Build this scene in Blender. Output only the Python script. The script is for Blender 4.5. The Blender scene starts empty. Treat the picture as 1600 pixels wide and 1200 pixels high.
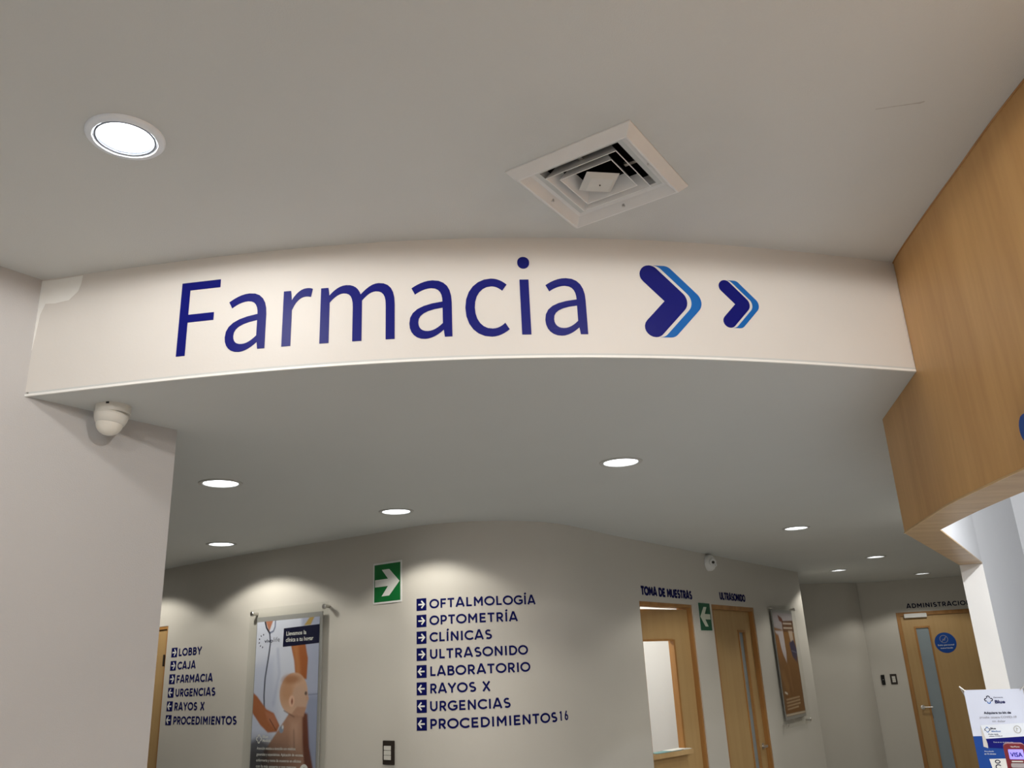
import bpy, bmesh, math, random
import numpy as np
from mathutils import Vector, Matrix
from mathutils.geometry import tessellate_polygon
random.seed(4)
C = bpy.context.scene.collection
SC = bpy.context.scene
# ------------------------------------------------------------------ camera, exposure, world
EYE, H2, H1, HW = 1.70, 2.56, 2.958, 2.111      # lens height, low ceiling, high ceiling, underside of the wood lintel (metres)
pitch, roll = 0.328357751, -0.0464209293
cp, sp, cr, sr = math.cos(pitch), math.sin(pitch), math.cos(roll), math.sin(roll)
fwd = Vector((0, cp, sp)); r0 = Vector((1, 0, 0)); u0 = Vector((0, -sp, cp))
rt = cr*r0 + sr*u0; up = -sr*r0 + cr*u0
cam_d = bpy.data.cameras.new('camera'); cam = bpy.data.objects.new('camera', cam_d); C.objects.link(cam)
cam.matrix_world = Matrix(((rt.x, up.x, -fwd.x, 0), (rt.y, up.y, -fwd.y, 0), (rt.z, up.z, -fwd.z, EYE), (0, 0, 0, 1)))
cam_d.sensor_width = 36; cam_d.lens = 36*1295/1600; cam_d.clip_start = .05; cam_d.clip_end = 100
SC.camera = cam
vs = SC.view_settings
vs.view_transform = 'Standard'; vs.look = 'None'; vs.gamma = 1; vs.use_curve_mapping = False
vs.exposure = 0.44
w = bpy.data.worlds.new('world'); SC.world = w; w.use_nodes = True
w.node_tree.nodes['Background'].inputs[0].default_value = (.8, .85, 1, 1)
w.node_tree.nodes['Background'].inputs[1].default_value = .05
LOW_W, HIGH_W, ROOM_W, PHARM_W = 17.5, 60, 55, 125      # watts of the lamps in each zone
LOW_C, HIGH_C, PHARM_C = (1, .96, .87), (1, .965, .935), (.93, .955, 1)

# ------------------------------------------------------------------ materials
def mat(name, col, rough=.6, noise=0, nscale=8, bump=0, bscale=300, metal=0, emit=0, trans=0, spec=.5, coat=0, ior=1.45):
    m = bpy.data.materials.new(name); m.use_nodes = True
    nt = m.node_tree; b = nt.nodes['Principled BSDF']
    b.inputs['Base Color'].default_value = (*col, 1); b.inputs['Roughness'].default_value = rough
    b.inputs['Metallic'].default_value = metal; b.inputs['Specular IOR Level'].default_value = spec
    b.inputs['Transmission Weight'].default_value = trans; b.inputs['Coat Weight'].default_value = coat
    b.inputs['IOR'].default_value = ior
    if emit:
        b.inputs['Emission Color'].default_value = (*col, 1); b.inputs['Emission Strength'].default_value = emit
    tc = nt.nodes.new('ShaderNodeTexCoord')
    if noise:
        n = nt.nodes.new('ShaderNodeTexNoise'); n.inputs['Scale'].default_value = nscale; n.inputs['Detail'].default_value = 5
        mx = nt.nodes.new('ShaderNodeMix'); mx.data_type = 'RGBA'
        mx.inputs[6].default_value = (*[c*(1-noise) for c in col], 1); mx.inputs[7].default_value = (*[min(1, c*(1+noise)) for c in col], 1)
        nt.links.new(tc.outputs['Object'], n.inputs['Vector']); nt.links.new(n.outputs['Fac'], mx.inputs[0])
        nt.links.new(mx.outputs[2], b.inputs['Base Color'])
    if bump:
        n = nt.nodes.new('ShaderNodeTexNoise'); n.inputs['Scale'].default_value = bscale; n.inputs['Detail'].default_value = 3
        bp = nt.nodes.new('ShaderNodeBump'); bp.inputs['Strength'].default_value = bump; bp.inputs['Distance'].default_value = .002
        nt.links.new(tc.outputs['Object'], n.inputs['Vector']); nt.links.new(n.outputs['Fac'], bp.inputs['Height'])
        nt.links.new(bp.outputs['Normal'], b.inputs['Normal'])
    return m

def wood(name, c1, c2, sc=(9, 9, .7), rough=.42, knots=False):
    m = bpy.data.materials.new(name); m.use_nodes = True
    nt = m.node_tree; b = nt.nodes['Principled BSDF']; b.inputs['Roughness'].default_value = rough
    tc = nt.nodes.new('ShaderNodeTexCoord'); mp = nt.nodes.new('ShaderNodeMapping'); mp.inputs['Scale'].default_value = sc
    n = nt.nodes.new('ShaderNodeTexNoise'); n.inputs['Scale'].default_value = 1; n.inputs['Detail'].default_value = 7; n.inputs['Distortion'].default_value = .6
    n2 = nt.nodes.new('ShaderNodeTexNoise'); n2.inputs['Scale'].default_value = 9; n2.inputs['Detail'].default_value = 4
    mt = nt.nodes.new('ShaderNodeMath'); mt.operation = 'MULTIPLY_ADD'; mt.inputs[1].default_value = .3
    cr_ = nt.nodes.new('ShaderNodeValToRGB'); cr_.color_ramp.elements[0].position = .45; cr_.color_ramp.elements[1].position = .85
    cr_.color_ramp.elements[0].color = (*c2, 1); cr_.color_ramp.elements[1].color = (*c1, 1)
    L = nt.links.new
    L(tc.outputs['Object'], mp.inputs[0]); L(mp.outputs[0], n.inputs['Vector']); L(mp.outputs[0], n2.inputs['Vector'])
    L(n2.outputs['Fac'], mt.inputs[0]); L(n.outputs['Fac'], mt.inputs[2]); L(mt.outputs[0], cr_.inputs[0]); L(cr_.outputs[0], b.inputs['Base Color'])
    return m

def clear_mat():
    m = bpy.data.materials.new('clear_acrylic'); m.use_nodes = True; nt = m.node_tree; nt.nodes.clear()
    o = nt.nodes.new('ShaderNodeOutputMaterial'); mx = nt.nodes.new('ShaderNodeMixShader'); t = nt.nodes.new('ShaderNodeBsdfTransparent'); g = nt.nodes.new('ShaderNodeBsdfGlossy')
    t.inputs[0].default_value = (.98, .985, .98, 1); g.inputs['Roughness'].default_value = .06
    mx.inputs[0].default_value = .045; nt.links.new(t.outputs[0], mx.inputs[1]); nt.links.new(g.outputs[0], mx.inputs[2]); nt.links.new(mx.outputs[0], o.inputs[0])
    return m
def print_mat(name, rough=.35):
    m = bpy.data.materials.new(name); m.use_nodes = True
    a = m.node_tree.nodes.new('ShaderNodeVertexColor'); a.layer_name = 'ink'
    b = m.node_tree.nodes['Principled BSDF']; b.inputs['Roughness'].default_value = rough
    m.node_tree.links.new(a.outputs[0], b.inputs['Base Color'])
    return m

def ceiling_mat():
    """off-white paint with a patchy roller finish and soot stains round the air vent and one scuff"""
    m = mat('ceiling_paint_high', (.66, .645, .61), .75, bump=.35, bscale=260)
    nt = m.node_tree; b = nt.nodes['Principled BSDF']; L = nt.links.new
    tc = nt.nodes.new('ShaderNodeTexCoord')
    n = nt.nodes.new('ShaderNodeTexNoise'); n.inputs['Scale'].default_value = 1.6; n.inputs['Detail'].default_value = 5
    L(tc.outputs['Object'], n.inputs['Vector'])
    n2 = nt.nodes.new('ShaderNodeTexNoise'); n2.inputs['Scale'].default_value = 7; n2.inputs['Detail'].default_value = 6; L(tc.outputs['Object'], n2.inputs['Vector'])
    d = nt.nodes.new('ShaderNodeVectorMath'); d.operation = 'DISTANCE'; d.inputs[1].default_value = (.29, 1.98, H1); L(tc.outputs['Object'], d.inputs[0])
    mr = nt.nodes.new('ShaderNodeMapRange'); mr.inputs[1].default_value = .22; mr.inputs[2].default_value = .48; mr.inputs[3].default_value = 1; mr.inputs[4].default_value = 0
    L(d.outputs['Value'], mr.inputs[0])
    mu = nt.nodes.new('ShaderNodeMath'); mu.operation = 'MULTIPLY'; L(mr.outputs[0], mu.inputs[0]); L(n2.outputs['Fac'], mu.inputs[1])
    ma = nt.nodes.new('ShaderNodeMath'); ma.operation = 'MULTIPLY_ADD'; ma.inputs[1].default_value = .42; L(mu.outputs[0], ma.inputs[0])
    mb = nt.nodes.new('ShaderNodeMath'); mb.operation = 'MULTIPLY'; mb.inputs[1].default_value = .25; L(n.outputs['Fac'], mb.inputs[0]); L(mb.outputs[0], ma.inputs[2])
    mx = nt.nodes.new('ShaderNodeMix'); mx.data_type = 'RGBA'; L(ma.outputs[0], mx.inputs[0])
    mx.inputs[6].default_value = (.685, .695, .675, 1); mx.inputs[7].default_value = (.44, .45, .43, 1)
    L(mx.outputs[2], b.inputs['Base Color'])
    return m

M = dict(
    ceil_hi=ceiling_mat(),
    ceil_lo=mat('ceiling_paint_low', (.635, .65, .63), .7, noise=.03, nscale=2, bump=.2, bscale=260),
    fascia=mat('satin_fascia_paint', (.74, .712, .665), .46, spec=.35, noise=.035, nscale=5, bump=.12, bscale=120),
    wall_left=mat('left_wall_paint', (.515, .505, .495), .6, noise=.03, nscale=3, bump=.3, bscale=260),
    wall=mat('hall_wall_paint', (.62, .59, .53), .55, noise=.02, nscale=3, bump=.2, bscale=200),
    wall_white=mat('white_room_paint', (.66, .66, .665), .6, noise=.02, nscale=3),
    plaster=mat('bright_patch_paint', (.93, .93, .89), .4, noise=.04, nscale=20),
    pillar=mat('pillar_paint', (.86, .83, .78), .5, noise=.02),
    plaster2=mat('lilac_patch_paint', (.745, .715, .70), .4, noise=.03, nscale=20),
    floor=mat('floor_tile', (.49, .49, .48), .35, noise=.06, nscale=5),
    grout=mat('grout', (.3, .29, .27), .8, noise=.05),
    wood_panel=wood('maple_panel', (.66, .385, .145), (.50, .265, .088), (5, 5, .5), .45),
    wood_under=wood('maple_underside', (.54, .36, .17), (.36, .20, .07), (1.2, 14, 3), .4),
    wood_edge=wood('maple_edge', (.62, .42, .2), (.5, .32, .14)),
    wood_door=wood('door_veneer', (.50, .325, .14), (.46, .29, .118), (14, 14, .6), .5),
    wood_frame=wood('frame_veneer', (.46, .23, .07), (.34, .155, .04), (12, 12, .6), .4),
    navy=mat('navy_vinyl', (.0008, .003, .16), .42, spec=.3, noise=.05, nscale=3),
    navy2=mat('dark_navy_vinyl', (.002, .004, .085), .6, spec=.15, noise=.05, nscale=3),
    navy3=mat('near_black_lettering', (.005, .006, .035), .6, spec=.15, noise=.05),
    blue2=mat('deep_blue_print', (.003, .058, .30), .4, noise=.03),
    banner=mat('cool_white_print', (.72, .77, .90), .4, noise=.02),
    blue=mat('blue_vinyl', (.005, .13, .46), .3, noise=.03),
    white=mat('white_plastic', (.8, .8, .78), .35, noise=.02),
    ivory=mat('ivory_plastic', (.68, .66, .60), .35, noise=.03, nscale=6),
    ivory2=mat('ivory_dome', (.78, .75, .67), .3, noise=.02),
    white_vinyl=mat('white_vinyl', (.8, .8, .76), .4, noise=.02),
    green=mat('green_sign', (.006, .16, .035), .3, noise=.03),
    glow=mat('pale_arrow', (.66, .70, .58), .5, noise=.03),
    dgreen=mat('dark_green_sign', (.004, .10, .045), .35, noise=.03),
    metal=mat('brushed_metal', (.65, .63, .6), .28, metal=1, noise=.04),
    vent=mat('vent_paint', (.76, .755, .74), .35, noise=.06, nscale=14),
    vent_in=mat('dusty_vent_paint', (.62, .61, .57), .5, noise=.1, nscale=22),
    black=mat('black_void', (.006, .006, .006), .8, noise=.1),
    dark=mat('dark_brown_plate', (.03, .022, .017), .35, noise=.1, nscale=30),
    lens=mat('lamp_lens', (.90, .96, 1), .3, emit=4, noise=0),
    lens_hi=mat('large_lamp_lens', (.93, .965, 1), .3, emit=3.0, noise=0),
    trim=mat('lamp_trim', (.84, .89, .95), .3, noise=.02),
    inner=mat('lamp_inner_ring', (.22, .25, .30), .35, noise=.02),
    trim_lo=mat('lamp_trim_low', (.5, .5, .48), .35, noise=.02),
    acrylic=clear_mat(),
    backing=mat('grey_backing', (.36, .355, .34), .3, noise=.03),
    frost=mat('frosted_glass', (.42, .50, .54), .22, trans=.35, noise=.05, nscale=3),
    ink=print_mat('print_ink'),
    red=mat('maroon_plastic', (.20, .022, .03), .3, noise=.08),
    key=mat('grey_keys', (.4, .36, .36), .4, noise=.05),
    screen=mat('lit_screen', (.32, .27, .95), .4, emit=.5, noise=0),
    stain=mat('dark_smudge', (.2, .18, .16), .8, noise=.1),
    paper=mat('paper', (.8, .8, .75), .7, noise=.03),
    teal=mat('teal_folder', (.16, .36, .38), .5, noise=.03),
    skin=mat('grey_ink', (.3, .3, .34), .5, noise=.02),
)

# ------------------------------------------------------------------ object helpers
def wloc(o):
    v = Vector((0, 0, 0))
    while o is not None:
        v += o.location; o = o.parent
    return v
def tag(o, label=None, cat=None, group=None, kind=None):
    if label: o['label'] = label
    if cat: o['category'] = cat
    if group: o['group'] = group
    if kind: o['kind'] = kind
    return o
def thing(name, label, cat, loc, group=None):
    o = bpy.data.objects.new(name, None); C.objects.link(o); o.location = loc; o.empty_display_size = .05
    return tag(o, label, cat, group)
def mk(name, verts, faces, m, parent=None, smooth=None, label=None, kind=None, local=False, bevel=0):
    """one mesh object; verts in world coordinates unless local"""
    me = bpy.data.meshes.new(name)
    off = Vector((0, 0, 0)) if (local or parent is None) else wloc(parent)
    me.from_pydata([tuple(Vector(v)-off) for v in verts], [], faces)
    bm = bmesh.new(); bm.from_mesh(me)
    bmesh.ops.remove_doubles(bm, verts=bm.verts, dist=1e-6)
    bmesh.ops.recalc_face_normals(bm, faces=bm.faces)
    if bevel: bmesh.ops.bevel(bm, geom=list(bm.edges), offset=bevel, segments=2, affect='EDGES', clamp_overlap=True)
    bm.to_mesh(me); bm.free()
    if smooth is not None:
        me.shade_smooth(); me.set_sharp_from_angle(angle=math.radians(smooth))
    me.materials.append(m)
    o = bpy.data.objects.new(name, me); C.objects.link(o)
    if parent: o.parent = parent
    if label: o['label'] = label
    if kind: o['kind'] = kind
    return o
def copy_tree(o, parent=None):
    c = o.copy(); C.objects.link(c); c.parent = parent
    for ch in list(o.children): copy_tree(ch, c)
    return c
def boxg(c, ax, ay, az, h, V=None, F=None):
    """box centred c with axes and half sizes h"""
    V = [] if V is None else V; F = [] if F is None else F
    k = len(V); c = Vector(c); ax, ay, az = Vector(ax), Vector(ay), Vector(az)
    for i in (-1, 1):
        for j in (-1, 1):
            for l in (-1, 1):
                V.append(c + ax*(i*h[0]) + ay*(j*h[1]) + az*(l*h[2]))
    F += [tuple(k+q for q in f) for f in ((0, 1, 3, 2), (4, 6, 7, 5), (0, 4, 5, 1), (2, 3, 7, 6), (0, 2, 6, 4), (1, 5, 7, 3))]
    return V, F
def lathe(prof, n=32, c=(0, 0, 0), ax=(1, 0, 0), ay=(0, 1, 0), az=(0, 0, 1), V=None, F=None, cap=True):
    """profile of (r, h) turned about az through c"""
    V = [] if V is None else V; F = [] if F is None else F
    k = len(V); c = Vector(c); ax, ay, az = Vector(ax), Vector(ay), Vector(az)
    for r, h in prof:
        for i in range(n):
            a = 2*math.pi*i/n
            V.append(c + ax*(r*math.cos(a)) + ay*(r*math.sin(a)) + az*h)
    for j in range(len(prof)-1):
        for i in range(n):
            a = k+j*n+i; b = k+j*n+(i+1) % n
            F.append((a, b, b+n, a+n))
    if cap:
        F.append(tuple(k+i for i in range(n))); F.append(tuple(k+(len(prof)-1)*n+i for i in range(n)))
    return V, F
def tube(pts, r, n=8, V=None, F=None):
    V = [] if V is None else V; F = [] if F is None else F
    k = len(V); pts = [Vector(p) for p in pts]
    for i, p in enumerate(pts):
        d = (pts[min(i+1, len(pts)-1)] - pts[max(i-1, 0)]).normalized()
        a = d.orthogonal().normalized(); b = d.cross(a)
        for j in range(n):
            t = 2*math.pi*j/n; V.append(p + a*(r*math.cos(t)) + b*(r*math.sin(t)))
    for i in range(len(pts)-1):
        for j in range(n):
            q = k+i*n+j; s = k+i*n+(j+1) % n; F.append((q, s, s+n, q+n))
    F.append(tuple(k+j for j in range(n))); F.append(tuple(k+(len(pts)-1)*n+j for j in range(n)))
    return V, F
def flat(loops, fn, d0, d1, V=None, F=None):
    """polygon with holes in a 2-D frame -> thin solid; fn(a, b, d) maps to space"""
    V = [] if V is None else V; F = [] if F is None else F
    tri = tessellate_polygon([[Vector((p[0], p[1], 0)) for p in l] for l in loops])
    P = [p for l in loops for p in l]; k = len(V); n = len(P)
    V += [fn(p[0], p[1], d0) for p in P]; V += [fn(p[0], p[1], d1) for p in P]
    for t in tri:
        F.append(tuple(k+i for i in t)); F.append(tuple(k+n+i for i in reversed(t)))
    s = 0
    for l in loops:
        m_ = len(l)
        for i in range(m_):
            a = k+s+i; b = k+s+(i+1) % m_; F.append((a, b, b+n, a+n))
        s += m_
    return V, F

class Path:
    """vertical wall line in plan, left to right as seen from the hall; s = metres along it"""
    def __init__(self, pts, s0=0):
        self.p = [np.array(q, float) for q in pts]
        self.s = [s0]
        for a, b in zip(self.p[:-1], self.p[1:]): self.s.append(self.s[-1]+float(np.linalg.norm(b-a)))
        n = len(self.p); self.n = []
        for i in range(n):
            t = self.p[min(i+1, n-1)]-self.p[max(i-1, 0)]; t = t/np.linalg.norm(t); self.n.append(np.array([t[1], -t[0]]))
    def at(self, s, off=0):
        i = int(np.clip(np.searchsorted(self.s, s)-1, 0, len(self.p)-2))
        u = (s-self.s[i])/(self.s[i+1]-self.s[i])
        q = self.p[i]*(1-u)+self.p[i+1]*u; n = self.n[i]*(1-u)+self.n[i+1]*u; n = n/np.linalg.norm(n)
        return q+n*off, n
    def P(self, s, z, off=0):
        q, n = self.at(s, off); return Vector((q[0], q[1], z))
    def frame(self, s):
        q, n = self.at(s); return Vector((-n[1], n[0], 0)), Vector((n[0], n[1], 0))
def smooth_path(pts, n=12):
    pts = [np.array(q, float) for q in pts]; out = []
    for i in range(len(pts)-1):
        p1, p2 = pts[i], pts[i+1]
        p0 = pts[i-1] if i else 2*p1-p2
        p3 = pts[i+2] if i < len(pts)-2 else 2*p2-p1
        for j in range(n):
            t = j/n; out.append(.5*((2*p1)+(p2-p0)*t+(2*p0-5*p1+4*p2-p3)*t*t+(3*p1-p0-3*p2+p3)*t**3))
    out.append(pts[-1]); return out
def wall(name, path, z0, z1, th, m, openings=(), parent=None, kind='structure', smooth=35, ztop=None):
    S = sorted(set([round(s, 5) for s in path.s] + [round(o[i], 5) for o in openings for i in (0, 1)]))
    V, F = [], []
    def add(*p):
        k = len(V); V.extend(p); F.append(tuple(range(k, k+len(p))))
    for a, b in zip(S[:-1], S[1:]):
        mid = (a+b)/2; lo = z0; hi = z1 if ztop is None else ztop(mid)
        for o in openings:
            if o[0] < mid < o[1]: lo = o[2]
        for off in (0, -th):
            add(path.P(a, lo, off), path.P(b, lo, off), path.P(b, hi, off), path.P(a, hi, off))
        for z in (lo, hi):
            add(path.P(a, z, 0), path.P(b, z, 0), path.P(b, z, -th), path.P(a, z, -th))
    ends = [(S[0], z0, z1), (S[-1], z0, z1)] + [(o[i], z0, o[2]) for o in openings for i in (0, 1)]
    for s, lo, hi in ends:
        add(path.P(s, lo, 0), path.P(s, hi, 0), path.P(s, hi, -th), path.P(s, lo, -th))
    return mk(name, V, F, m, parent, smooth=smooth, kind=kind)
def on(path, d=0):
    return lambda a, b, o: path.P(a, b, d+o)
def pbox(path, s0, s1, z0, z1, d0, d1, V=None, F=None):
    V = [] if V is None else V; F = [] if F is None else F
    k = len(V)
    for s in (s0, s1):
        for z in (z0, z1):
            for d in (d0, d1): V.append(path.P(s, z, d))
    F += [tuple(k+q for q in f) for f in ((0, 1, 3, 2), (4, 6, 7, 5), (0, 4, 5, 1), (2, 3, 7, 6), (0, 2, 6, 4), (1, 5, 7, 3))]
    return V, F

# ------------------------------------------------------------------ lettering
def arc(cx, cy, rx, ry, a0, a1, n=10):
    return [(cx+rx*math.cos(math.radians(a0+(a1-a0)*i/n)), cy+ry*math.sin(math.radians(a0+(a1-a0)*i/n))) for i in range(n+1)]
LW = .185; _a = LW/2; _t = 1-_a
CAPS = {
 'A': (.88, [[(.07, 0), (.40, 1-.02), (.48, 1-.02), (.81, 0)], [(.2, .27), (.68, .27)]]),
 'B': (.74, [[(.15, 0), (.15, 1)], [(.15, _t)] + arc(.40, .735, .2, .735-.553+0, 90, -90, 8)[0:] + [(.15, .53)], [(.15, .52)] + arc(.42, .30, .235, .22, 90, -90, 8) + [(.15, _a)]]),
 'C': (.86, [arc(.51, .5, .43, .418, 42, 318, 20)]),
 'D': (.86, [[(.15, 0), (.15, 1)], [(.15, _t)] + arc(.37, .5, .40, .418, 90, -90, 14) + [(.15, _a)]]),
 'E': (.70, [[(.15, 0), (.15, 1)], [(.15, _t), (.64, _t)], [(.15, .5), (.6, .5)], [(.15, _a), (.65, _a)]]),
 'F': (.66, [[(.15, 0), (.15, 1)], [(.15, _t), (.63, _t)], [(.15, .47), (.58, .47)]]),
 'G': (.92, [arc(.51, .5, .43, .418, 46, 322, 20) + [(.85, .48)], [(.53, .46), (.925, .46)]]),
 'I': (.32, [[(.16, 0), (.16, 1)]]),
 'J': (.60, [[(.45, 1), (.45, .3)] + arc(.25, .3, .2, .22, 0, -150, 8)]),
 'L': (.64, [[(.15, 0), (.15, 1)], [(.15, _a), (.6, _a)]]),
 'M': (.98, [[(.15, 0), (.15, .9)], [(.83, 0), (.83, .9)], [(.12, .985), (.49, .38), (.86, .985)]]),
 'N': (.88, [[(.15, 0), (.15, .9)], [(.73, .1), (.73, 1)], [(.12, .985), (.76, .03)]]),
 'O': (.98, [arc(.49, .5, .425, .418, 0, 360, 28)]),
 'P': (.70, [[(.15, 0), (.15, 1)], [(.15, _t)] + arc(.38, .655, .235, .262, 90, -90, 8) + [(.15, .393)]]),
 'R': (.76, [[(.15, 0), (.15, 1)], [(.15, _t)] + arc(.40, .675, .225, .242, 90, -90, 8) + [(.15, .433)], [(.38, .42), (.66, 0)]]),
 'S': (.70, [arc(.36, .71, .225, .21, 40, 232, 10) + arc(.365, .285, .25, .205, 55, -140, 10)]),
 'T': (.72, [[(.36, 0), (.36, 1)], [(.03, _t), (.69, _t)]]),
 'U': (.84, [[(.13, 1), (.13, .38)] + arc(.42, .38, .29, .30, 180, 360, 12) + [(.71, 1)]]),
 'X': (.80, [[(.10, 0), (.70, 1)], [(.10, 1), (.70, 0)]]),
 'Y': (.80, [[(.05, 1), (.4, .45), (.75, 1)], [(.4, .5), (.4, 0)]]),
 '1': (.44, [[(.27, 0), (.27, .985)], [(.06, .82), (.30, .95)]]),
 '6': (.72, [arc(.36, .32, .25, .238, 0, 360, 18), [(.12, .38), (.17, .6), (.42, .98)]]),
 ' ': (.36, []),
}
CAPS['\u00cd'] = (.32, [[(.16, 0), (.16, 1)], [(.12, 1.10), (.26, 1.28)]])
def ribbon(pts, w):
    """outline of a stroke with mitred joints, as convex quads; returns list of quads"""
    P = [np.array(pts[0], float)]
    for p in pts[1:]:
        if np.linalg.norm(np.array(p, float)-P[-1]) > 1e-5: P.append(np.array(p, float))
    n = len(P); L, R_ = [], []
    closed = np.linalg.norm(P[0]-P[-1]) < 1e-6
    for i in range(n):
        if closed and i in (0, n-1): d0 = P[-1]-P[-2]; d1 = P[1]-P[0]
        else: d0 = P[i]-P[i-1] if i else P[1]-P[0]; d1 = P[i+1]-P[i] if i < n-1 else P[-1]-P[-2]
        d0 = d0/np.linalg.norm(d0); d1 = d1/np.linalg.norm(d1); t = d0+d1; t = t/np.linalg.norm(t)
        nn = np.array([-t[1], t[0]]); k = w/2/max(.45, float(nn@np.array([-d0[1], d0[0]])))
        L.append(P[i]+nn*k); R_.append(P[i]-nn*k)
    return L, R_
def stroke_solid(strokes, w, fn, d0, d1):
    V, F = [], []
    for st in strokes:
        L, R_ = ribbon(st, w); k = len(V); n = len(L)
        for d in (d0, d1):
            V += [fn(p[0], p[1], d) for p in L]; V += [fn(p[0], p[1], d) for p in R_]
        m_ = 2*n
        for i in range(n-1):
            F.append((k+i, k+i+1, k+n+i+1, k+n+i)); F.append((k+m_+i, k+m_+i+1, k+m_+n+i+1, k+m_+n+i))
            F.append((k+i, k+i+1, k+m_+i+1, k+m_+i)); F.append((k+n+i, k+n+i+1, k+m_+n+i+1, k+m_+n+i))
        for i in (0, n-1): F.append((k+i, k+n+i, k+m_+n+i, k+m_+i))
    return V, F
def caps_text(txt, path, s0, s1, z, h, m, root, d=(.0004, .002), track=.10, w=LW, name='letter'):
    adv = [CAPS[c][0]+track for c in txt]; tot = sum(adv)-track
    k = (s1-s0)/(tot*h-.1*h); x = -.06*h
    for c, a in zip(txt, adv):
        if CAPS[c][1]:
            st = [[(s0+(x+px*h)*k, z+py*h) for px, py in q] for q in CAPS[c][1]]
            V, F = stroke_solid(st, w*h*.5*(1+k), on(path), *d)
            mk(name, V, F, m, root)
        x += a*h
GLYPHS = {"F":[[[35,86,35,0,46,0],[57,0,68,0,68,38],[68,77,68,115,100,115],[133,115,166,115,166,124],[166,133,166,142,133,142],[100,142,68,142,68,172],[68,200,68,229,106,229],[145,229,183,229,183,238],[183,248,183,257,134,257],[85,257,35,257,35,171]]],"a":[[[44,-5,76,-5,99,-5],[121,8,139,23,139,23],[140,23,140,23,141,15],[142,8,143,0,152,0],[160,0,169,0,169,39],[169,78,169,117,169,164],[150,195,103,195,72,195],[46,181,29,170,33,163],[37,156,41,148,56,158],[76,168,98,168,129,168],[137,145,137,120,56,111],[21,91,21,49,21,15]],[[103,21,85,21,66,21],[52,30,52,52,52,76],[73,92,137,99,137,82],[137,64,137,46,119,30]]],"r":[[[32,63,32,0,43,0],[54,0,64,0,64,41],[64,82,64,122,77,154],[96,166,112,166,120,166],[124,165,131,163,133,172],[135,182,137,191,131,194],[125,195,116,195,95,195],[76,180,62,156,62,156],[62,156,62,156,61,167],[60,179,58,190,50,190],[41,190,32,190,32,127]]],"m":[[[32,63,32,0,43,0],[54,0,64,0,64,46],[64,92,64,138,82,158],[98,167,112,167,136,167],[147,152,147,116,147,78],[147,39,147,0,158,0],[169,0,179,0,179,46],[179,92,179,138,197,158],[212,167,227,167,251,167],[263,152,263,116,263,78],[263,39,263,0,273,0],[284,0,294,0,294,40],[294,80,294,120,294,169],[276,195,237,195,214,195],[194,180,174,159,166,181],[151,195,122,195,99,195],[79,181,62,162,62,162],[62,162,62,162,61,172],[60,181,58,190,50,190],[41,190,32,190,32,127]]],"c":[[[57,-5,107,-5,130,-5],[152,5,169,19,164,26],[159,34,155,41,143,30],[128,22,110,22,75,22],[51,51,51,95,51,139],[76,168,111,168,126,168],[138,161,149,152,154,159],[160,166,165,173,152,184],[134,195,110,195,61,195],[18,158,18,95,18,32]]],"i":[[[32,63,32,0,43,0],[54,0,64,0,64,63],[64,127,64,190,54,190],[43,190,32,190,32,127]],[[36,229,48,229,61,229],[70,238,70,251,70,263],[61,271,48,271,36,271],[27,263,27,251,27,238]]]}
def flatten(sp, n=6):
    out = []
    for i, b in enumerate(sp):
        c = sp[(i+1) % len(sp)]
        p0, p1, p2, p3 = [np.array(q, float)/1000 for q in (b[2:4], b[4:6], c[0:2], c[2:4])]
        straight = np.linalg.norm(np.cross(p3-p0, p1-p0)) < 3e-6 and np.linalg.norm(np.cross(p3-p0, p2-p0)) < 3e-6
        for j in range(1 if straight else n):
            t = j/(1 if straight else n)
            out.append(tuple(p0*(1-t)**3+3*p1*t*(1-t)**2+3*p2*t*t*(1-t)+p3*t**3))
    return out
def tiny_text(txt, fn, x, y, h, m, parent, d=(.0, .0006), width=None, bold=0.0, name='printed_line'):
    """one line of small print as ONE flat mesh (built-in sans); (x, y) lower left in the print's frame, y up"""
    c = bpy.data.curves.new('t', 'FONT'); c.body = txt; c.size = 1; c.offset = bold; c.resolution_u = 3
    o = bpy.data.objects.new('t', c); me = o.to_mesh()
    P = [v.co.copy() for v in me.vertices]; Fs = [tuple(p.vertices) for p in me.polygons]
    o.to_mesh_clear(); bpy.data.objects.remove(o); bpy.data.curves.remove(c)
    if not P: return None
    x0 = min(p.x for p in P); x1 = max(p.x for p in P)
    ky = h/.70; kx = ky if width is None else width/(x1-x0)
    return mk(name, [fn(x+(p.x-x0)*kx, y+p.y*ky, d[1]) for p in P], Fs, m, parent)
def image_print(name, root, fn, nx, ny, paint, d=(0, .0008), parent=None):
    """printed sheet: a grid of ink colours (u right, v down) on a thin card"""
    u, v = np.meshgrid(np.linspace(0, 1, nx), np.linspace(0, 1, ny))
    col = np.clip(paint(u, v), 0, 1).reshape(-1, 3)
    V = [fn(a, b, d[1]) for b in np.linspace(0, 1, ny) for a in np.linspace(0, 1, nx)]
    F = [(j*nx+i, j*nx+i+1, (j+1)*nx+i+1, (j+1)*nx+i) for j in range(ny-1) for i in range(nx-1)]
    me = bpy.data.meshes.new(name); off = wloc(root)
    me.from_pydata([tuple(p-off) for p in V], [], F)
    at = me.color_attributes.new('ink', 'FLOAT_COLOR', 'POINT')
    at.data.foreach_set('color', np.concatenate([col, np.ones((len(col), 1))], 1).astype(np.float32).ravel())
    me.materials.append(M['ink']); o = bpy.data.objects.new(name, me); C.objects.link(o); o.parent = root
    return o
def srgb(r, g, b):
    return np.array([((c/255+.055)/1.055)**2.4 if c > 10 else c/255/12.92 for c in (r, g, b)])
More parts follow.
